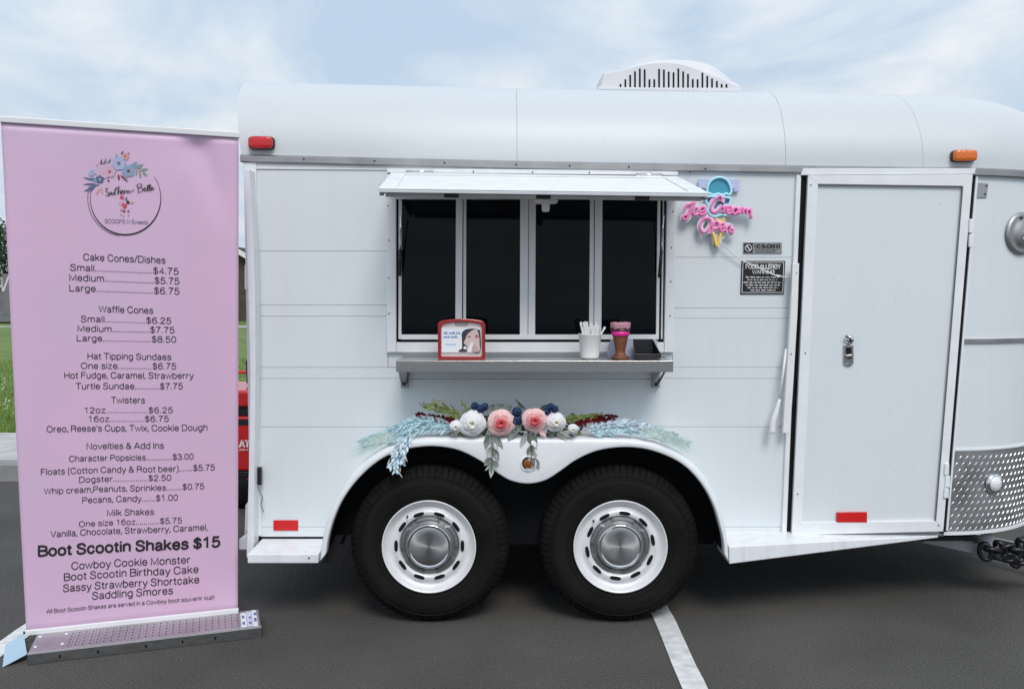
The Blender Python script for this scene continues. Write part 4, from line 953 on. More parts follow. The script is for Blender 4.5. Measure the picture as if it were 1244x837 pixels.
flat([cx_(*p) for p in ((505,600),(530,510),(560,470),(575,520),(560,600))], 4, mat('print_tissue', (.78,.74,.78), .6), 'printed_tissue', cardo)
flat([cx_(*p) for p in ((560,560),(580,510),(640,560),(650,600),(560,602))], 5, mat('print_hand', (.50,.34,.34), .6), 'printed_hand', cardo)
flat([cx_(*p) for p in ((448,555),(470,530),(490,548),(475,570))], 5, CARD, 'printed_earring', cardo)
flat([cx_(*p) for p in ((400,602),(405,572),(440,562),(505,598))], 3, HAIR, 'printed_collar', cardo, False)
BLUE = mat('print_blue', (.05,.22,.50), .6); BLUE2 = mat('print_light_blue', (.25,.50,.75), .6)
marks('printed_words', [(539,559.5,406),(539,557,410.6)], pl(1), BLUE, cardo, 3.0, .2, 3); marks('printed_words', [(541.5,554,419.5)], pl(1), BLUE2, cardo, 2.2, .1, 5)
# cup of spoons
y_ = -.20; c = sp(716.5, y_)
cup = thing('spoon_cup', c, 'white paper cup filled with white plastic spoons on the shelf', 'cup')
MB().lathe([(0,.002),(.040,.002),(.043,.012),(.0535,.112),(.0555,.114),(.055,.117),(.051,.116),(.040,.03),(0,.03)], c, 'z', 40).build('cup_body', mat('paper_white', (.82,.82,.80), .6), cup, smooth=True)
rd = random.Random(11)
for k in range(22):
    a = 2*PI*k/22*1.0+rd.uniform(-.2,.2); rr_ = rd.uniform(.018, .040); p0 = c+Vector((math.cos(a)*rr_*.5, math.sin(a)*rr_*.5, .03)); ln = rd.uniform(.150, .176)
    p1 = c+Vector((math.cos(a)*rr_*1.15, math.sin(a)*rr_*1.1, ln))
    if k == 0: p1 = c+Vector((.070, -.01, .150)); p0 = c+Vector((.02,-.01,.06))
    d_ = (p1-p0).normalized(); s_ = d_.cross(Vector((rd.uniform(-.3,.3), -1, 0))).normalized(); nn = s_.cross(d_)
    wv = [.0035, .0035, .004, .005, .0052, .003]; tt = [0, .5, .8, .9, .97, 1]; v = []
    for t, w_ in zip(tt, wv): q_ = p0.lerp(p1, t); v += [q_-s_*w_, q_+s_*w_, q_+s_*w_+nn*.0016, q_-s_*w_+nn*.0016]
    m_ = MB().add(v, [(4*i+j, 4*i+(j+1) % 4, 4*i+4+(j+1) % 4, 4*i+4+j) for i in range(5) for j in range(4)]+[(0,1,2,3),(23,22,21,20)])
    m_.build('spoon', PLW, cup)
# decorative ice cream cone dish
y_ = -.19; c = sp(753.5, y_)
cn = thing('cone_shaped_dish', c, 'brown waffle cone shaped stand topped with pink ice cream beside the spoon cup', 'ice cream display')
WAF = mat('waffle_brown', (.20,.065,.025), .45, var=.35, vscale=60, bump=.5, bscale=140)
def wm(j, k, r): return r*(1+.02*math.sin(k*2*PI/4 + j*1.6)) if 3 < j < 14 else r
pf = [(0,0),(.040,0),(.042,.004),(.036,.012),(.026,.020),(.022,.030)] + [(lerp(.023, .037, k/9), lerp(.036, .108, k/9)) for k in range(10)]
MB().lathe(pf, c, 'z', 48, rmod=wm).build('cone', WAF, cn, smooth=True)
MB().lathe([(.037,.106),(.0405,.107),(.0425,.128),(.038,.129)], c, 'z', 40).build('pink_band', mat('hot_pink', (.78,.02,.30), .35), cn, smooth=True)
def cm(j, k, r): return r*(1+.05*math.sin(k*PI/8*1.0)+.03*math.sin(k*.9+j))
MB().lathe([(.038,.127),(.043,.129),(.044,.136),(.036,.142)], c, 'z', 40, rmod=cm).build('chocolate_sauce', mat('chocolate', (.045,.018,.014), .25), cn, smooth=True)
ic = MB(); n_ = 40
def icf(u, t):
    a = u*2*PI; r = interp([(0,.0435),(.35,.0465),(.8,.0475),(.9,.043),(1,.0)], t); z = interp([(0,.137+.006*abs(math.sin(a*4))),(.35,.146),(.8,.167),(.9,.171),(1,.168)], t)
    r *= 1+.05*noise.noise(Vector((math.cos(a)*2, math.sin(a)*2, t*4))); return c+Vector((math.cos(a)*r, math.sin(a)*r, z+.004*noise.noise(Vector((math.cos(a)*3, math.sin(a)*3, 5)))))
ic.grid(icf, 48, 14, True).build('pink_ice_cream', mat('strawberry', (.60,.30,.36), .5, bump=.6, bscale=70, var=.2, vscale=50), cn, smooth=True)
# black tray
y_ = -.225
tr = thing('card_tray', sp(787, y_), 'small open black plastic tray on the right end of the shelf', 'tray')
a0, a1 = sp(772, y_).x, sp(803, y_).x; q = MB()
fz0, fz1, bz1 = 0, .024, .088
fr_ = [(a0,y_,zs+.002),(a1,y_,zs+.002),(a1,y_,zs+fz1),(a0,y_,zs+fz1)]; bk_ = [(a0+.006,y_+.11,zs+.002),(a1-.012,y_+.11,zs+.002),(a1-.022,y_+.11,zs+bz1),(a0+.002,y_+.11,zs+bz1)]
t_ = .004
MB().hexa(*fr_, *[(x, y+t_, z) for x, y, z in fr_]).build('tray_front', DARKP, tr, bevel=.002)
MB().hexa(*[(x, y-t_, z) for x, y, z in bk_], *bk_).build('tray_back', DARKP, tr, bevel=.002)
V3 = Vector
def side(f1, f2, b1, b2, dx): return MB().hexa(V3(f1), V3(b1), V3(b2), V3(f2), V3(f1)+V3((dx,0,0)), V3(b1)+V3((dx,0,0)), V3(b2)+V3((dx,0,0)), V3(f2)+V3((dx,0,0)))
side(fr_[0], fr_[3], bk_[0], bk_[3], .005).build('tray_side', DARKP, tr, bevel=.001); side(fr_[1], fr_[2], bk_[1], bk_[2], -.005).build('tray_side', DARKP, tr, bevel=.001)
MB().box(a0+.003, y_+.003, zs+.001, a1-.008, y_+.105, zs+.005).build('tray_floor', DARKP, tr)
# pale card standing behind
MB().prism([Vector((sp(x, -.07).x, -.07, z)) for x, z in ((738,zs+.001),(797,zs+.001),(799,zs+.076),(795,zs+.082),(742,zs+.080),(738,zs+.05))], (0,.004,0)).build('leaning_card', mat('pale_blue_sheet', (.55,.58,.72), .35, var=.1), None, label='pale bluish sheet leaning on the window behind the cone dish', cat='card')

# ================================================================ GARLAND ON THE FENDER
GA = thing('flower_garland', at(640, 530, -.2), 'garland of pink and white roses with blue sprays lying on the fender', 'garland')
yg = -.235
def gp(px, py, y=yg): return at(px, py, y)
def petal_rose(px, py, rpx, cols, name, seed, layers=5, y=yg-.01):
    rd = random.Random(seed); c0 = gp(px, py, y); R = rpx/FPX*(D+y); bm = [MB() for _ in cols]
    for L_ in range(layers):
        f = 1-L_/layers; n = 5 if L_ < 3 else 4 if L_ < 5 else 3
        for k in range(n):
            a = 2*PI*k/n + L_*.55 + rd.uniform(-.15, .15); rr_ = R*(.25+.75*f)*rd.uniform(.93, 1.06); w_ = 2*PI/n*1.45
            dep = -.006 - .030*(1-f)
            def pf_(u, t):
                aa = a+(u-.5)*w_; rad = rr_*(.12+.88*t)*(1-.16*abs(2*u-1)**3*t)
                cup = dep - .016*(math.sin(t*PI*.75)) + .008*max(0, t-.75)*4*(.3+.7*f) - .006*(u-.5)
                wv = .0025*math.sin(u*9+k*2+L_)*t
                return c0 + Vector((math.cos(aa)*rad, cup+wv, math.sin(aa)*rad))
            ci = min(len(cols)-1, int(L_/layers*len(cols)))
            bm[ci].grid(pf_, 7, 6)
    root = None
    for i, (b_, m_) in enumerate(zip(bm, cols)):
        o = b_.build(name if i == 0 else ('inner_petals' if i < len(cols)-1 else 'heart_petals'), m_, root or GA, smooth=True)
        if root is None: root = o
    return root
PK1 = mat('rose_pale_pink', (.84,.54,.54), .6, var=.12, vscale=60); PK2 = mat('rose_pink', (.76,.33,.33), .6, var=.2, vscale=60); PK3 = mat('rose_coral', (.68,.09,.10), .6, var=.2, vscale=80)
WH1 = mat('rose_white', (.78,.77,.80), .6, var=.05, vscale=50); WH2 = mat('rose_cream', (.78,.76,.70), .6)
rr0 = petal_rose(609, 513, 17.5, [PK1, PK1, PK2, PK2, PK3, PK3], 'pink_rose', 1, 8)
petal_rose(649.5, 510, 16, [PK1, PK1, PK2, PK2, PK3, PK3], 'pink_rose', 2, 8)
petal_rose(574, 514, 17, [WH1, WH1, WH2], 'white_rose', 3, 6); petal_rose(675.5, 512.5, 13, [WH1, WH1, WH2], 'white_rose', 4, 6)
petal_rose(554, 518, 8, [WH1, WH2], 'white_bud', 5, 4); petal_rose(696, 521, 7, [WH1, WH2], 'white_bud', 6, 4)
NAV = mat('navy_petal', (.010,.035,.115), .6, var=.3, vscale=80)
for i, (px, py, r) in enumerate(((577,493,5),(583,497,6),(589,494,5),(626,510,9),(628,500,6),(669,494,5),(674,497,5),(664,500,5))):
    petal_rose(px, py, r, [NAV], 'navy_blossom', 20+i, 4, y=yg+.01)
def leaf_mb(mb, base, tip, w_, nrm=Vector((0,-1,0)), curl=.0):
    d_ = tip-base; L_ = d_.length; t = d_.normalized(); s_ = t.cross(nrm).normalized(); nn = s_.cross(t)
    prof = [0, .55, .92, 1, .8, .45, 0]; v = []; n = len(prof)
    for i, q in enumerate(prof):
        u = i/(n-1); c = base+d_*u - nn*curl*L_*math.sin(u*PI*.8)
        v += [c-s_*w_*q, c-nn*w_*.25, c+s_*w_*q]
    mb.add(v, [(3*i+j, 3*i+j+1, 3*i+3+j+1, 3*i+3+j) for i in range(n-1) for j in (0, 1)])
SAGE = mat('sage_leaf', (.22,.26,.23), .6, var=.35, vscale=40); SAGE2 = mat('sage_leaf_pale', (.42,.47,.44), .6, var=.2, vscale=40)
OLIV = mat('olive_leaf', (.20,.25,.07), .6, var=.3, vscale=40); DKG = mat('dark_green_leaf', (.055,.075,.045), .6, var=.3, vscale=30)
def leaf(bx, by, tx, ty, wpx, m, y=yg, name='leaf', curl=.12, y2=None):
    mb = MB(); leaf_mb(mb, gp(bx, by, y), gp(tx, ty, y if y2 is None else y2), wpx/FPX*4.15, curl=curl); return mb.build(name, m, GA, smooth=True)
# hanging grey leaves (left cluster, right cluster)
yh = -.262
for q in ((593,528,590,546,4,SAGE),(597,530,604,548,4.5,SAGE2),(600,528,611,545,3.5,SAGE),(597,542,593,558,4.5,SAGE2),(598,544,606,560,4.5,SAGE),(597,556,588,566,4,SAGE),(598,556,597,572,3.5,SAGE2),(598,560,606,566,3,SAGE),(598,565,596,581,3.2,SAGE2),(597,564,589,572,1.6,SAGE2),(598,564,604,573,1.8,SAGE2),
          (642,524,652,546,6,SAGE),(640,526,632,544,3.5,SAGE2),(646,540,643,558,5,SAGE),(645,546,648,562,6,SAGE2),(648,556,655,570,4,SAGE),(644,560,641,573,4,SAGE2),(640,560,650,571,3,SAGE),
          (628,520,617,535,4,SAGE),(634,518,622,524,5,SAGE),(600,522,612,528,7,SAGE),(604,520,590,526,5,SAGE),(674,522,684,515,6,DKG),(664,524,676,526,4,DKG),(676,524,690,535,2,SAGE),(680,523,695,532,2,SAGE2),(655,523,664,530,3,PK1)):
    leaf(*q[:5], q[5], y=yh)
MB().tube(catmull([gp(596,526,yh), gp(599,545,yh), gp(597,562,yh), gp(597,574,yh)], 4), .0014, 5).build('stem', DKG, GA); MB().tube(catmull([gp(640,522,yh), gp(646,545,yh), gp(645,562,yh)], 4), .0014, 5).build('stem', DKG, GA)
# leaves above and behind the roses
for q in ((594,505,600,491,6,SAGE),(600,500,612,492,6,SAGE),(612,500,622,494,5,SAGE),(636,498,628,487,2,DKG),(641,500,624,483.5,1.2,DKG),(655,498,668,492,3,DKG),(590,520,586,528,5,DKG),(556,508,548,500,5,WH1),(560,522,556,529,4,OLIV),(566,524,560,530,4,OLIV),(546,518,540,512,4,OLIV),(548,522,543,527,3,OLIV),(700,524,706,528,3,OLIV)):
    leaf(*q[:5], q[5], y=yg+.03)
# dark foliage bed under the blooms so that no fender shows between them
bed = MB(); rd = random.Random(77)
for k in range(220):
    px = rd.uniform(543, 712); py = rd.uniform(506, 528); a = rd.uniform(-PI, PI); l = rd.uniform(6, 11)
    leaf_mb(bed, gp(px, py, yg+.03+rd.uniform(0,.03)), gp(px+l*math.cos(a), min(531, py+l*math.sin(a)*.6), yg+.03+rd.uniform(0,.03)), .006, curl=.1)
bed.build('leaf_bed', DKG, GA, kind='stuff')
# green fern sprigs
def sprig(pts, m, n, lpx, wpx, name, spread=.5, seed=1, y=yg, yj=.02, down=0):
    rd = random.Random(seed); c = catmull([(x, yy, 0) for x, yy in pts], 6); mb = MB()
    c2 = [gp(p.x, p.y, y) for p in c]; mb.tube(c2, .0015, 5)
    for k in range(n):
        t = (k+.5)/n; i = min(len(c)-2, int(t*(len(c)-1))); p = c[i].lerp(c[i+1], t*(len(c)-1)-i); d_ = (c[i+1]-c[i]).normalized()
        sg = 1 if k % 2 else -1; a = math.atan2(d_.y, d_.x)+sg*rd.uniform(spread*.5, spread*1.3); l = lpx*rd.uniform(.7, 1.2)*(1-.3*t)
        yy = y+rd.uniform(-yj, yj)
        leaf_mb(mb, gp(p.x, p.y, y), gp(p.x+math.cos(a)*l, p.y+math.sin(a)*l+down, yy), wpx/FPX*4.15, curl=.1)
    return mb.build(name, m, GA, smooth=True)
sprig([(562,507),(540,500),(518,494)], OLIV, 22, 12, 1.3, 'fern_sprig', .5, 1); sprig([(560,505),(546,498),(528,490)], OLIV, 18, 11, 1.3, 'fern_sprig', .5, 2)
sprig([(560,503),(568,498),(562,490)], OLIV, 8, 8, 1.2, 'fern_sprig', .5, 3)
sprig([(518,494),(513,493),(510.5,490)], DKG, 3, 3, .7, 'fern_tip', .5, 4)
sprig([(684,513),(704,508),(728,505)], OLIV, 26, 10, 1.4, 'fern_sprig', .35, 5); sprig([(684,510),(702,507),(722,506)], OLIV, 20, 12, 1.5, 'fern_sprig', .3, 6)
WINE = mat('wine_red_plume', (.20,.008,.014), .7, var=.4, vscale=80)
def plume(pts, m, n, r, name, seed, y=yg):
    rd = random.Random(seed); c = catmull([(x, yy, 0) for x, yy in pts], 8); mb = MB()
    for k in range(n):
        t = rd.random(); i = min(len(c)-2, int(t*(len(c)-1))); p = c[i].lerp(c[i+1], rd.random()); a = rd.uniform(0, 2*PI); rr_ = r*(1-.5*t)*rd.uniform(.3, 1)
        leaf_mb(mb, gp(p.x, p.y, y), gp(p.x+math.cos(a)*rr_, p.y+math.sin(a)*rr_*.8, y-.012+rd.uniform(-.01,.01)), .0045, curl=.1)
    return mb.build(name, m, GA, smooth=True)
plume([(550,512),(530,508),(507,503)], WINE, 260, 9, 'wine_red_plume', 1); plume([(695,517),(715,511),(745,509)], WINE, 220, 8, 'wine_red_plume', 2); plume([(722,508),(735,505),(750,506)], WINE, 80, 5, 'wine_red_plume', 3)
ICE = mat('ice_blue_leaf', (.54,.72,.78), .6, var=.3, vscale=50, var_col=(.38,.58,.65)); ICE2 = mat('pale_blue_leaf', (.64,.76,.84), .6, var=.2, vscale=50); MINT = mat('mint_grass', (.66,.82,.77), .6, var=.2, vscale=40)
for i, p in enumerate(([(560,520),(530,514),(500,516),(470,524),(445,534)], [(548,516),(520,512),(495,520),(468,530),(440,538)], [(552,522),(520,520),(495,526),(476,534)], [(540,514),(515,508),(495,514),(478,520)])):
    sprig(p, ICE, 70, 13, 1.25, 'blue_spray', .55, 30+i, y=yg-.01, down=1.5)
for i, p in enumerate(([(500,528),(488,540),(483,556),(480,572)], [(494,530),(482,544),(478,560),(474,566)], [(498,536),(490,548),(489,562)])):
    sprig(p, ICE2 if i else ICE, 34, 9, 1.5, 'blue_spray', .6, 40+i, y=-.268, down=1)
for i, q in enumerate(((490,548,495,562),(482,570,489,581),(486,566,486,574),(474,556,470,566))): leaf(*q, .9, mat('dry_straw', (.55,.50,.42), .7), y=-.27, name='straw_leaf')
for i, p in enumerate(([(714,524),(745,518),(775,518),(805,526),(835,540)], [(716,520),(745,514),(775,516),(800,522)], [(718,526),(750,524),(785,524),(812,530)])):
    sprig(p, ICE2 if i != 2 else ICE, 44, 12, 1.9, 'pale_blue_spray', .6, 50+i, y=yg-.01)
def grass_plume(p0, tips, n, seed, y, cm_):
    rd = random.Random(seed); mb = MB()
    for k in range(n):
        t = rd.random(); tip = Vector(tips[0]+(0,)).lerp(Vector(tips[1]+(0,)), t); b_ = Vector((p0[0]+rd.uniform(-14,10), p0[1]+rd.uniform(-6,6), 0)); tip = tip + Vector((rd.gauss(0,6), rd.gauss(0,2.5), 0)); tip = b_.lerp(tip, rd.uniform(.6, 1.0))
        mid = b_.lerp(tip, .5)+Vector((0, -4+rd.uniform(-2,1), 0)); c = catmull([b_, mid, tip], 4)
        yy = y + rd.uniform(-.004,.004); P = [gp(q.x, q.y, yy) for q in c]; v = []
        for i, p in enumerate(P): w_ = .0012*(1-i/len(P)); v += [p+Vector((w_*.5,0,w_)), p-Vector((w_*.5,0,w_))]
        mb.add(v, [(2*i, 2*i+1, 2*i+3, 2*i+2) for i in range(len(P)-1)])
    return mb.build('mint_grass_plume', cm_, GA, kind='stuff')
grass_plume((474,530), ((417,560),(452,556)), 190, 1, yg-.015, MINT); grass_plume((470,532), ((410,552),(436,564)), 110, 2, yg-.015, MINT)
grass_plume((790,524), ((848,552),(815,545)), 130, 3, yg-.015, MINT); grass_plume((795,526), ((846,560),(852,540)), 80, 4, yg-.015, MINT)

# ================================================================ ROLL-UP BANNER
BN = thing('menu_banner', ground(170, 790), 'tall pink roll-up menu banner standing left of the trailer', 'banner')
gl_ = ground(32, 768, .06); gr_ = ground(289, 741, .06)
tl = at(1, 150, gl_.y+.19-.35+.0); tr_ = at(290, 168, gr_.y-.16)
tl = at(1, 150, gl_.y-.16)
BNn = (gr_-gl_).cross(tl-gl_).normalized()
if BNn.y > 0: BNn = -BNn
def bpt0(px, py):
    r = ray(px, py); t = (gl_-CO).dot(BNn)/r.dot(BNn); return CO+r*t
cBL, cBR, cTR, cTL = bpt0(32,768), bpt0(289,741), bpt0(290,167), bpt0(1,148)
def wave(u, t):    # soft curtain-like waves of the hanging vinyl, and a crease from the upper right corner
    e = max(0, min(1, min(t, 1-t)/.08))
    fold = -.030*math.exp(-((u-.80-.16*(1-t)/.2)/.06)**2)*max(0, (t-.80)/.2)**1.2*max(0, min(1, (1-t)/.02))
    return e*(.0045*math.sin(u*10.5+1.1*math.sin(t*3.2)) + .003*math.sin(u*4+t*5.5)) + fold
def bpt(px, py, off=0):
    p = bpt0(px, py); t = (p-cBL).dot((cTL-cBL).normalized())/(cTL-cBL).length; t = max(0, min(1, t))
    L_ = cBL.lerp(cTL, t); R_ = cBR.lerp(cTR, t); u = (p-L_).dot((R_-L_).normalized())/(R_-L_).length
    return p + BNn*(wave(u, t)+max(.0, off-.0035))
def bgrid(u, t):
    p = cBL.lerp(cBR, u).lerp(cTL.lerp(cTR, u), t)
    return p + BNn*wave(u, t)
bs = MB().grid(bgrid, 50, 60).build('banner_sheet', PINK, BN, smooth=True)
m_ = bs.modifiers.new('s', 'SOLIDIFY'); m_.thickness = .0008; m_.offset = 1
bpl = lambda px, py: bpt(px, py, .0055)
def sl(y): return interp([(147,.065),(330,.037),(456,.0),(520,-.008),(570,-.022),(663,-.045),(719,-.065),(735,-.085)], y)
menu = [("Cake Cones/Dishes",101,201,318,7.6),("Small.........................$4.75",85,217,331,7.4),("Medium......................$5.75",84,218,343,7.4),("Large.........................$6.75",84,218,355.5,7.4),
("Waffle Cones",120,186,380,7.4),("Small..................$6.25",98,208,392,7),("Medium.................$7.75",94,212,403.5,7),("Large......................$8.50",93,214,415,7),
("Hat Tipping Sundaes",106,208,436.5,7),("One size................$6.75",98,214,448,7),("Hot Fudge, Caramel, Strawberry",78,235,459.5,7),("Turtle Sundae............$7.75",92,222,472.5,7),
("Twisters",135,176,489.5,7),("12oz...................$6.25",102,210,501.5,6.6),("16oz................$6.75",107,205,512,6.6),("Oreo, Reese's Cups, Twix, Cookie Dough",57,252,523.5,7),
("Novelties & Add Ins",105,199,545,7),("Character Popsicles..............$3.00",84,235,559,6.6),("Floats (Cotton Candy & Root beer).......$5.75",50,261,573.5,6.8),("Dogster.................$2.50",96,208,584.5,6.6),("Whip cream,Peanuts, Sprinkles........$0.75",54,248,596.5,6.6),("Pecans, Candy.......$1.00",100,216,609,6.8),
("Milk Shakes",130,187,625.5,7),("One size 16oz............$5.75",96,221,637,6.4),("Vanilla, Chocolate, Strawberry, Caramel,",62,252,647.5,7),
("Boot Scootin Shakes $15",47,267,669,11.5),("Cowboy Cookie Monster",87,231,687,8.4),("Boot Scootin Birthday Cake",78,241,699.5,8.4),("Sassy Strawberry Shortcake",77,242,712.5,8.4),("Saddling Smores",112,210,724,8.4),("All Boot Scootin Shakes are served in a Cowboy boot souvenir cup!",57,260,735.5,4.6)]
for tx, x0, x1, yb, cap in menu:
    stroke_text('menu_line', tx, x0, x1, yb, cap, bpl, INK, bs, slope=sl(yb), wt=1.65 if cap > 10 else (.95 if cap > 8 else .90), label='bold black line of lettering' if cap > 10 else None)
# logo: ring, flowers, script
def bflat(pts, m, name, off=.0055, k=4, sm=True, parent=bs):
    P = catmull([(x, y, 0) for x, y in pts], k, True) if sm else [Vector((x, y, 0)) for x, y in pts]
    return MB().add([bpt(p.x, p.y, off) for p in P], [tuple(range(len(P)))]).build(name, m, parent)
ring = MB(); v = []; n = 90
for k in range(n):
    a = lerp(-.62, PI+.30, k/(n-1)); w_ = .35+1.25*math.sin(max(0, min(1, (k/(n-1))))*PI)**1.5
    for s_ in (-1, 1): v.append(bpt(152.5+(43+s_*w_*.6)*math.cos(a), 241+(43.5+s_*w_*.6)*math.sin(a)*1.02, .0055))
ring.add(v, [(2*i, 2*i+1, 2*i+3, 2*i+2) for i in range(n-1)])
v = []
for k in range(50):
    a = lerp(PI*.55, PI+.22, k/49)
    for s_ in (-1, 1): v.append(bpt(152+(45.5+s_*.3)*math.cos(a), 241+(46.3+s_*.3)*math.sin(a), .0056))
ring.add(v, [(2*i, 2*i+1, 2*i+3, 2*i+2) for i in range(49)])
ring.build('logo_ring', INK, bs)
zl = lambda X, Y: (70+X/6.4375, 170+Y/6.4375)
SLATE = mat('print_slate', (.10,.14,.24), .6); PERI = mat('print_periwinkle', (.43,.46,.68), .6); PERI2 = mat('print_blue_grey', (.26,.36,.52), .6); ROS = mat('print_rose', (.66,.42,.54), .6); ROSD = mat('print_rose_dark', (.42,.09,.13), .6); MAR = mat('print_maroon', (.22,.05,.09), .6); PGR = mat('print_green', (.20,.32,.27), .6); PCH = mat('print_peach', (.66,.36,.32), .6); TAUP = mat('print_taupe', (.20,.18,.26), .6)
def pleaf(x0, y0, x1, y1, w_, m, off=.006):
    a = Vector(zl(x0, y0)+(0,)); b_ = Vector(zl(x1, y1)+(0,)); d_ = b_-a; nn = Vector((-d_.y, d_.x, 0)).normalized()*w_
    bflat([(p.x, p.y) for p in (a, a+d_*.35+nn, a+d_*.75+nn*.7, b_, a+d_*.75-nn*.7, a+d_*.35-nn)], m, 'logo_leaf', off, 2)
def pflower(X, Y, R, m, mc, n=6, off=.0065, seed=0):
    c = zl(X, Y); rd = random.Random(seed)
    for k in range(n):
        a = 2*PI*k/n+seed; x, y = c[0]+math.cos(a)*R*.55, c[1]+math.sin(a)*R*.55
        bflat([(x+math.cos(t)*R*.5*rd.uniform(.85,1.1), y+math.sin(t)*R*.5*rd.uniform(.85,1.1)) for t in [2*PI*q/7 for q in range(7)]], m, 'logo_petal', off+k*.00005, 2)
    bflat([(c[0]+math.cos(t)*R*.28, c[1]+math.sin(t)*R*.28) for t in [2*PI*q/8 for q in range(8)]], mc, 'logo_flower_heart', off+.0006, 2)
for q in ((300,320,200,295,1.2,SLATE),(300,345,200,350,1.2,SLATE),(290,365,205,405,1.3,SLATE),(310,320,240,270,1.1,PERI2),(300,350,250,410,1.1,SLATE),(340,330,270,320,1.3,PERI2),(330,350,235,375,1.0,SLATE),(320,290,285,230,1,PGR),
          (320,240,308,195,1.2,MAR),(335,210,345,150,1.2,MAR),(350,215,372,160,1.0,MAR),(380,190,375,140,.9,PGR),(395,190,415,145,.9,SLATE),(475,270,480,320,1.4,MAR),(490,275,552,330,1.3,MAR),(460,150,462,105,1.2,PERI2),(500,120,512,88,1.4,SLATE),(545,120,560,95,1,PGR),
          (560,220,625,170,2,PERI2),(590,230,640,190,1.2,PERI2),(615,235,670,188,1.8,PGR),(640,240,710,228,1.4,PGR),(640,245,650,300,1.2,PGR),(665,250,700,285,1.6,PGR),(620,240,610,285,.9,PGR),(400,330,395,310,1.4,MAR),(370,380,400,440,.9,ROS),(330,380,300,430,1.1,PCH),(340,370,350,425,1.1,PCH),(620,235,660,245,.9,PCH)):
    pleaf(*q)
pflower(350,250,9,mat('print_blush', (.66,.45,.60), .6),ROS,6,.0064,1); pflower(407,250,7,ROS,ROSD,6,.0072,2); pflower(478,185,8.5,PERI,TAUP,6,.0072,3); pflower(555,245,7.5,PERI2,MAR,6,.0068,4); pflower(530,130,4.5,PCH,ROSD,5,.0064,5); pflower(330,310,5,SLATE,PERI,5,.0066,6); pflower(270,255,4,PERI,PERI2,5,.0062,7)
# handwriting as strokes
def bstroke(pts, wpx, m, name='script_stroke', off=.0078):
    c = catmull([(x, y, 0) for x, y in pts], 5); v = []
    for i, p in enumerate(c):
        a = c[max(0, i-1)]; b_ = c[min(len(c)-1, i+1)]; t = (b_-a).normalized() if (b_-a).length else Vector((1,0,0)); w_ = wpx*(.7+.5*abs(t.y))
        nn = Vector((-t.y, t.x, 0))*w_; v += [bpt(p.x+nn.x, p.y+nn.y, off), bpt(p.x-nn.x, p.y-nn.y, off)]
    return MB().add(v, [(2*i, 2*i+1, 2*i+3, 2*i+2) for i in range(len(c)-1)]).build(name, m, bs)
for s_ in ([(395,385),(382,378),(380,398),(400,420),(395,438),(375,430)], [(412,410),(404,420),(412,430),(420,415),(412,408)], [(425,410),(424,428),(436,424),(438,408),(440,428)], [(462,368),(450,398),(448,426),(458,422)], [(440,392),(490,372)], [(478,362),(470,424),(480,400),(490,402),(490,424)],
           [(496,412),(510,402),(504,394),(496,410),(508,424),(520,410)], [(520,394),(522,418),(526,400),(536,396)], [(540,396),(542,416),(548,400),(556,398),(560,414),(572,404),(590,396),(600,388)],
           [(626,360),(632,408),(628,412)], [(614,362),(640,344),(660,352),(650,368),(632,378),(658,376),(668,392),(650,408),(630,410)], [(676,392),(688,382),(684,374),(674,388),(684,402),(698,392)],
           [(698,392),(712,362),(708,354),(700,376),(706,400),(716,390)], [(716,390),(728,356),(724,350),(716,376),(722,398),(732,388)], [(732,386),(744,378),(740,370),(730,384),(740,394),(758,376)]):
    bstroke([zl(*p) for p in s_], .40, INK)
stroke_text('logo_lettering', 'SCOOPS N Sweets', zl(368,0)[0], zl(706,0)[0], zl(0,655)[1], 4.6, bpl, mat('print_grey_ink', (.20,.17,.24), .6), bs, slope=.03)
HOTR = mat('print_red_pink', (.62,.07,.12), .6)
for pts, m in (([(500,436),(520,452),(505,468),(485,450)], HOTR), ([(480,486),(500,468),(515,476),(500,508),(485,505)], ROS), ([(505,505),(540,500),(538,528),(515,535)], HOTR), ([(540,478),(560,480),(558,500),(542,498)], INK), ([(562,485),(592,482),(592,496),(564,496)], PCH), ([(528,460),(545,448),(542,476),(530,474)], TAUP), ([(508,550),(530,548),(528,566),(512,566)], ROSD), ([(492,548),(500,544),(502,560),(495,560)], TAUP), ([(545,552),(562,552),(560,566),(548,566)], TAUP), ([(492,586),(502,584),(500,596)], TAUP), ([(512,596),(520,594),(518,608)], TAUP), ([(548,588),(556,588),(554,604)], TAUP)):
    bflat([zl(*p) for p in pts], m, 'logo_figure', .0065, 3)
# top bar, bottom bar
SILV = mat('anodised_silver', (.62,.63,.64), .35, .6, rvar=.15)
Wb = (cTR-cTL).normalized(); up_ = (cTL-cBL).normalized()
def bbar(p, q, h0, h1, f0, f1, name, m, ext=.0, bevel=.003):
    d_ = (q-p).normalized()*ext; p = p-d_; q = q+d_
    return MB().hexa(p+up_*h0+BNn*f1, q+up_*h0+BNn*f1, q+up_*h1+BNn*f1, p+up_*h1+BNn*f1, p+up_*h0+BNn*f0, q+up_*h0+BNn*f0, q+up_*h1+BNn*f0, p+up_*h1+BNn*f0).build(name, m, BN, bevel=bevel)
bbar(cTL, cTR, -.003, .022, -.012, .012, 'top_bar', PLW, .006)
bbar(cBL, cBR, -.012, .012, -.010, .010, 'bottom_bar', PLW, .003)
for e in (cBL, cBR): MB().tube([e+up_*.0+BNn*.0-Wb*.012, e+Wb*.012+up_*.0], .006, 10).build('bar_end', DARKP, BN)
MB().tube([cBL.lerp(cBR,.5)-BNn*.05-up_*.02, cTL.lerp(cTR,.5)-BNn*.02], .009, 10).build('support_pole', SILV, BN, smooth=True)
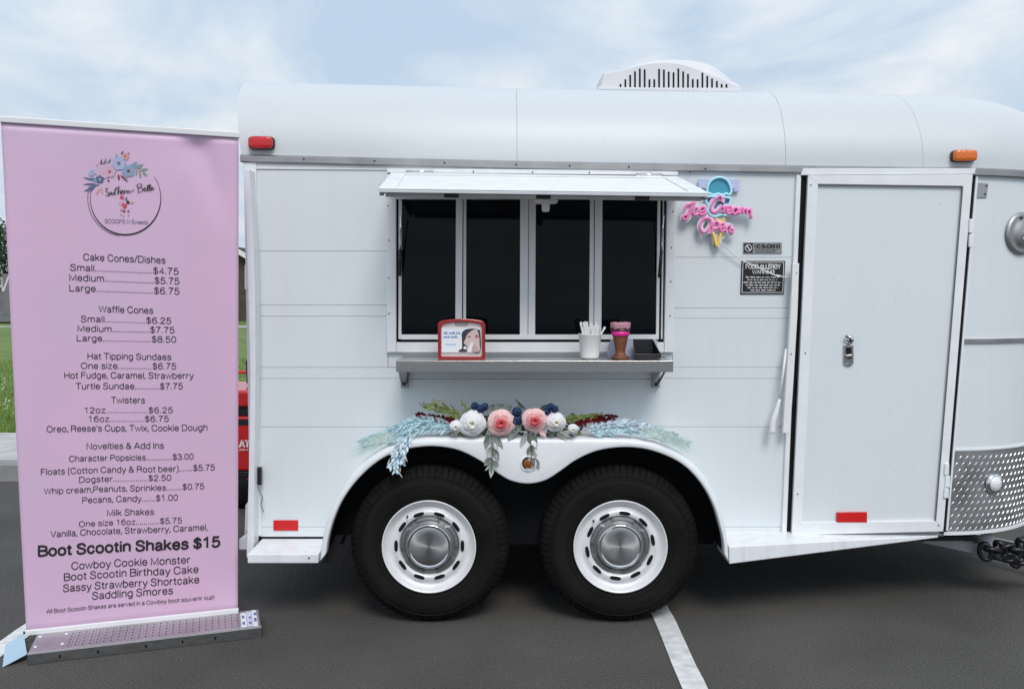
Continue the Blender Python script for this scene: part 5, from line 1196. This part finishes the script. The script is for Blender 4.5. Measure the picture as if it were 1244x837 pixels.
# base cassette
f0 = ground(33.5, 808, 0); f1 = ground(318, 774, 0); bh = .049
bk0 = ground(30, 771, bh); bk1 = ground(291, 740.5, bh); fd = (f1-f0).normalized(); bd_ = Vector((-fd.y, fd.x, 0)); dep = max((bk0-f0).dot(bd_), .12)
base = MB().hexa(f0, f1, f1+V3((0,0,bh)), f0+V3((0,0,bh)), f0+bd_*dep, f1+bd_*dep, f1+bd_*dep+V3((0,0,bh)), f0+bd_*dep+V3((0,0,bh))).build('base_cassette', mat('base_aluminium', (.30,.30,.30), .35, .9, rvar=.15, var=.15, vscale=10, stretch=(1,6,6)), BN, bevel=.003)
LB = (f1-f0).length
def bp(u, v, h=0): return f0+fd*(u*LB)+bd_*(v*dep)+V3((0,0,bh+h))
def tquad(u0, u1, v0, v1, h, name, m, th=.001): return MB().hexa(bp(u0,v0,h),bp(u1,v0,h),bp(u1,v1,h),bp(u0,v1,h),bp(u0,v0,h-th),bp(u1,v0,h-th),bp(u1,v1,h-th),bp(u0,v1,h-th)).build(name, m, base)
TOPM = mat('base_top_reflection', (.42,.385,.42), .28, .55, rvar=.12, var=.2, vscale=6)  # mauve paints in the reflection of the pink banner
tquad(.004, .995, .03, .97, .0015, 'top_cover', TOPM)
tquad(.0, 1, .0, .028, .003, 'front_lip', SILV, .003)
dots = MB(); rdg = MB()
for i in range(26):
    u = .155+i*.0295
    for k in range(5): v_ = .16+k*.15; dots.add([bp(u, v_, .0022), bp(u+.005, v_, .0022), bp(u+.006, v_+.05, .0022), bp(u+.001, v_+.05, .0022)], [(0,1,2,3)])
    rdg.hexa(bp(u+.012,.1,.004),bp(u+.016,.1,.004),bp(u+.016,.88,.004),bp(u+.012,.88,.004),bp(u+.012,.1,.0016),bp(u+.016,.1,.0016),bp(u+.016,.88,.0016),bp(u+.012,.88,.0016))
dots.build('reflected_text_marks', BLACK, base, kind='stuff'); rdg.build('cover_ribs', TOPM, base, kind='stuff')  # dark ticks paint in the menu lettering mirrored in the cover
STK = mat('sticker_blue', (.10,.16,.42), .5)
stk = tquad(.905, .935, .08, .85, .003, 'sticker', PLW); stk = tquad(.937, .96, .08, .9, .003, 'sticker', mat('sticker_lavender', (.62,.62,.80), .5)); tquad(.962, .985, .05, .95, .003, 'sticker', PLW)
for u, v0, v1 in ((.915,.2,.35),(.915,.55,.7),(.945,.2,.32),(.947,.5,.6),(.970,.3,.5),(.972,.65,.8)): tquad(u, u+.012, v0, v1, .0036, 'sticker_mark', STK)
for u, v_ in ((.02,.3),(.02,.8),(.13,.3),(.13,.8)): 
    MB().lathe([(0,.003),(.005,.003),(.007,0)], bp(u, v_, .0015), 'z', 12).build('rivet', PLW, base)
def fpt(u, h): return f0+fd*(u*LB)+V3((0,0,h))-bd_*.0005
for u, m, s_ in ((.13,BLACK,.004),(.285,BLACK,.004),(.645,BLACK,.004),(.79,BLACK,.004),(.487,BLACK,.003)):
    MB().hexa(fpt(u-.004,.016)-bd_*.001,fpt(u+.004,.016)-bd_*.001,fpt(u+.004,.030)-bd_*.001,fpt(u-.004,.030)-bd_*.001,fpt(u-.004,.016),fpt(u+.004,.016),fpt(u+.004,.030),fpt(u-.004,.030)).build('cassette_slot', m, base)
for u in (.323, .508): MB().lathe([(0,.004),(.007,.004),(.009,0)], fpt(u, .034), 'y', 14).build('cassette_screw', CHROME, base); 
MB().hexa(ground(3,811,0),ground(33,795,.03),ground(29,771,.03),ground(6,785,0),ground(3,811,0)+V3((0,0,.006)),ground(33,795,.03)+V3((0,0,.006)),ground(29,771,.03)+V3((0,0,.006)),ground(6,785,0)+V3((0,0,.006))).build('swivel_foot', mat('pale_blue_foot', (.42,.58,.70), .35, .3), BN, bevel=.002)

# ================================================================ RED MACHINE BEHIND THE TRAILER
gy = 2.05
def gq(px, py, y=gy): return at(px, py, y)
gx1 = at(318, 560, gy).x; gx0 = gx1-.95
z0, z1, z2, z3 = at(295,572,gy).z, at(295,506,gy).z, at(295,494,gy).z, at(295,474,gy).z
RM = thing('red_generator', (gx0+.47, gy+.3, 0), 'red and black machine on wheels parked between banner and trailer', 'generator')
RP = mat('machine_red', (.55,.010,.012), .3, coat=.4, var=.1)
body = MB().box(gx0, gy, z0, gx1, gy+.6, z1).build('body', RP, RM, bevel=.015)
MB().box(gx0+.02, gy+.02, z1+.002, gx1-.02, gy+.58, z2-.002).build('black_band', DARKP, RM, bevel=.004)
MB().box(gx0-.01, gy-.02, z2, gx1+.01, gy+.62, z3).build('hood', RP, RM, bevel=.02)
MB().box(gx0+.03, gy-.006, z1-.06, gx1-.03, gy-.001, z1-.02).build('vent_strip', DARKP, body)
MB().box(gx0, gy-.01, z0-.045, gx1, gy+.6, z0-.003).build('lower_rail', DARKP, RM, bevel=.004)
MB().box(gx0, gy-.014, z0-.075, gx1, gy+.6, z0-.05).build('red_skirt', RP, RM, bevel=.004)
MB().box(gx0+.04, gy+.03, .08, gx1-.04, gy+.56, z0-.08).build('engine_block', DARKP, RM, bevel=.02)
for x in (gx0+.14, gx1-.14):
    for y in (gy+.02, gy+.50): MB().lathe([(0,-.05),(.05,-.05),(.11,-.035),(.12,0),(.11,.035),(.05,.05),(0,.05)], (x, y, .12), 'y', 24).build('wheel', TYRE, RM, smooth=True)
stroke_text('lettering', 'AT', 291, 303, 543, 7.5, lambda a, b: gq(a, b, gy-.004), PLW, body, wt=1.9)
marks('small_lettering', [(291,301,547)], lambda a, b: gq(a, b, gy-.004), PLW, body, 2.0, seed=2)
MB().tube([at(285,452,gy+.3), at(298,452,gy+.3), at(303,450,gy+.3)], .012, 8).build('red_handle', RP, RM)
MB().tube([at(302,466,gy+.3), at(301,438,gy+.3)], .016, 8).build('handle_post', DARKP, RM)
MB().tube([(gx0+.5, gy+.3, z3-.02), at(288,452,gy+.3)], .014, 8).build('handle_post', DARKP, RM)

# ================================================================ FAR HOUSES
BRK = mat('brown_siding', (.075,.055,.045), .85, var=.3, vscale=3, bump=.3, bscale=20); ROOFD = mat('charcoal_shingle', (.045,.045,.05), .9, var=.4, vscale=5, bump=.4, bscale=12)
ROOFG = mat('grey_shingle', (.10,.10,.105), .9, var=.4, vscale=4, bump=.4, bscale=12); TRIM = mat('white_trim', (.72,.72,.70), .6); WG = mat('house_glass', (.03,.04,.05), .15)
def house(name, px0, px1, depth, py_eave, py_ridge, wallm, roofm, label, gable_front=True, dp=9, trim=None, windows=True):
    TRIM_ = trim or TRIM
    y = depth-D; a = at(px0, 395, y); b_ = at(px1, 395, y); ze = at(px0, py_eave, y).z; zr = at(px0, py_ridge, y).z; zg = .1
    h = thing(name, ((a.x+b_.x)/2, y+dp/2, zg), label, 'house')
    w1 = MB(); xm = (a.x+b_.x)/2
    w1.hexa((a.x,y,zg),(b_.x,y,zg),(b_.x,y,ze),(a.x,y,ze),(a.x,y+dp,zg),(b_.x,y+dp,zg),(b_.x,y+dp,ze),(a.x,y+dp,ze))
    if gable_front: w1.prism([(a.x,y,ze+.002),(b_.x,y,ze+.002),(xm,y,zr)], (0,dp,0))
    wl = w1.build('wall', wallm, h)
    rf = MB(); o = .35
    if gable_front:
        sx = (zr-ze)/(xm-a.x)*o
        for s_, xe in ((-1, a.x-o), (1, b_.x+o)):
            rf.hexa((xe,y-o,ze-sx),(xm,y-o,zr+.02),(xm,y-o,zr+.22),(xe,y-o,ze-sx+.2),(xe,y+dp+o,ze-sx),(xm,y+dp+o,zr+.02),(xm,y+dp+o,zr+.22),(xe,y+dp+o,ze-sx+.2))
    else:
        q = [(a.x-o,y-o,ze),(b_.x+o,y-o,ze),(b_.x+o,y+dp+o,ze),(a.x-o,y+dp+o,ze),(a.x+2.2,y+dp/2,zr),(b_.x-2.2,y+dp/2,zr)]
        rf.add(q, [(0,1,5,4),(1,2,5),(2,3,4,5),(3,0,4),(3,2,1,0)])
    r_ = rf.build('roof', roofm, h)
    fs_ = MB()
    if gable_front:
        for xe in (a.x-o, b_.x+o): fs_.hexa((xe,y-o-.05,ze-sx-.02),(xm,y-o-.05,zr),(xm,y-o-.05,zr+.24),(xe,y-o-.05,ze-sx+.22),(xe,y-o-.005,ze-sx-.02),(xm,y-o-.005,zr),(xm,y-o-.005,zr+.24),(xe,y-o-.005,ze-sx+.22))
    else: fs_.box(a.x-o, y-o-.06, ze-.2, b_.x+o, y-o-.005, ze+.02)
    fs_.build('fascia', TRIM_, h)
    n = max(2, int((b_.x-a.x)/3)) if windows else 0
    for i in range(n):
        cx = lerp(a.x, b_.x, (i+.5)/n)
        f = MB().box(cx-.6, y-.05, zg+.9, cx+.6, y-.005, zg+2.2).build('window', TRIM, h); MB().box(cx-.5, y-.07, zg+1.0, cx+.5, y-.052, zg+2.1).build('pane', WG, f)
    MB().box(b_.x-1.6, y-.04, zg, b_.x-.7, y-.004, zg+2.1).build('door', TRIM_, h)
    return h, a, b_, ze, zr
house('brown_house', 205, 372, 40, 356, 306, BRK, ROOFD, 'dark brown gabled house beyond the lawn between banner and trailer', True)
h2, a, b_, ze, zr = house('grey_house', -75, 52, 38, 385, 334, mat('grey_siding', (.20,.20,.20), .8, var=.15), ROOFG, 'low house with grey hipped roof at the far left', False, trim=mat('grey_gutter', (.16,.16,.165), .6), windows=False)
# concrete path by the houses
MB().add([(-60, 29.0, .135),(60, 29.0, .135),(60, 30.4, .135),(-60, 30.4, .135)], [(0,1,2,3)]).build('far_path', CONC, kind='structure')
lp = at(4, 392, 47); LPt = thing('lamp_post', lp, 'thin white lamp post rising behind the grey house roof', 'lamp post')
MB().tube([lp, lp+V3((0,0,3.2))], .05, 8).build('post', TRIM, LPt); MB().lathe([(0,.25),(.1,.2),(.13,.05),(.08,0),(0,0)], lp+V3((0,0,3.05)), 'z', 12).build('lantern', TRIM, LPt, smooth=True)
# flag poles / slanted white poles
FP = thing('slanted_pole', ground(6, 398, .13), 'slanted white pole leaning against the grey roof', 'pole')
MB().tube([at(4, 354, 30), at(11, 335, 30)], .03, 6).build('pole', TRIM, FP)

# ================================================================ TREES
BARK = mat('bark', (.07,.055,.042), .9, var=.4, vscale=6, bump=.5, bscale=20)
LEAFD = mat('dark_leaf', (.030,.055,.020), .7, var=.6, vscale=.9, var_col=(.016,.032,.012)); LEAFM = mat('mid_leaf', (.055,.10,.03), .7, var=.5, vscale=.9, var_col=(.03,.06,.02))
def tree(x, y, ht, rad, m, label, seed, n=5200, grp=None):
    rd = random.Random(seed); t = thing('tree', (x, y, .1), label, 'tree', grp); tk = MB()
    base = V3((x, y, .1)); top = base+V3((rd.uniform(-.3,.3), 0, ht*.75)); tk.tube(catmull([base, base.lerp(top,.5)+V3((rd.uniform(-.2,.2),0,0)), top], 5), lambda s: ht*.03*(1-s*.8), 8)
    cl_ = []
    for k in range(22):
        a = rd.uniform(0, 2*PI); hh_ = rd.uniform(.22, 1.0); env = math.sin(min(1, (1.08-hh_)/.75)*PI/2); r_ = rad*env*rd.uniform(.35, .85)
        c = base+V3((math.cos(a)*r_, math.sin(a)*r_, ht*hh_*.93)); cl_.append((c, rad*rd.uniform(.22, .42)))
        st_ = base.lerp(top, min(.95, hh_*.75)); tk.tube([st_, st_.lerp(c, .5)+V3((0,0,.15)), c], lambda s: .05*ht/8*(1-s*.8), 5)
    tk.build('trunk', BARK, t)
    v = []; f = []
    for k in range(n):
        c, r_ = rd.choice(cl_); d_ = V3((rd.gauss(0,1), rd.gauss(0,1), rd.gauss(0,.8))); d_ = d_.normalized()*r_*rd.uniform(.45, 1.08); p = c+d_
        s_ = rd.uniform(.07, .17); a_ = V3((rd.gauss(0,1), rd.gauss(0,1), rd.gauss(0,1))).normalized(); b2 = a_.orthogonal().normalized()
        i = len(v); v += [p-a_*s_, p+b2*s_*.5, p+a_*s_, p-b2*s_*.5]; f.append((i, i+1, i+2, i+3))
    me = bpy.data.meshes.new('crown'); me.from_pydata([tuple(q) for q in v], [], f); me.update(); link('crown', me, m, t); return t
def tx(px, depth): return at(px, 350, depth-D).x
tree(tx(-38, 52), 52-D, 7.4, 3.6, LEAFD, 'dark evergreen tree at the far left edge of the lawn', 1, 9000)
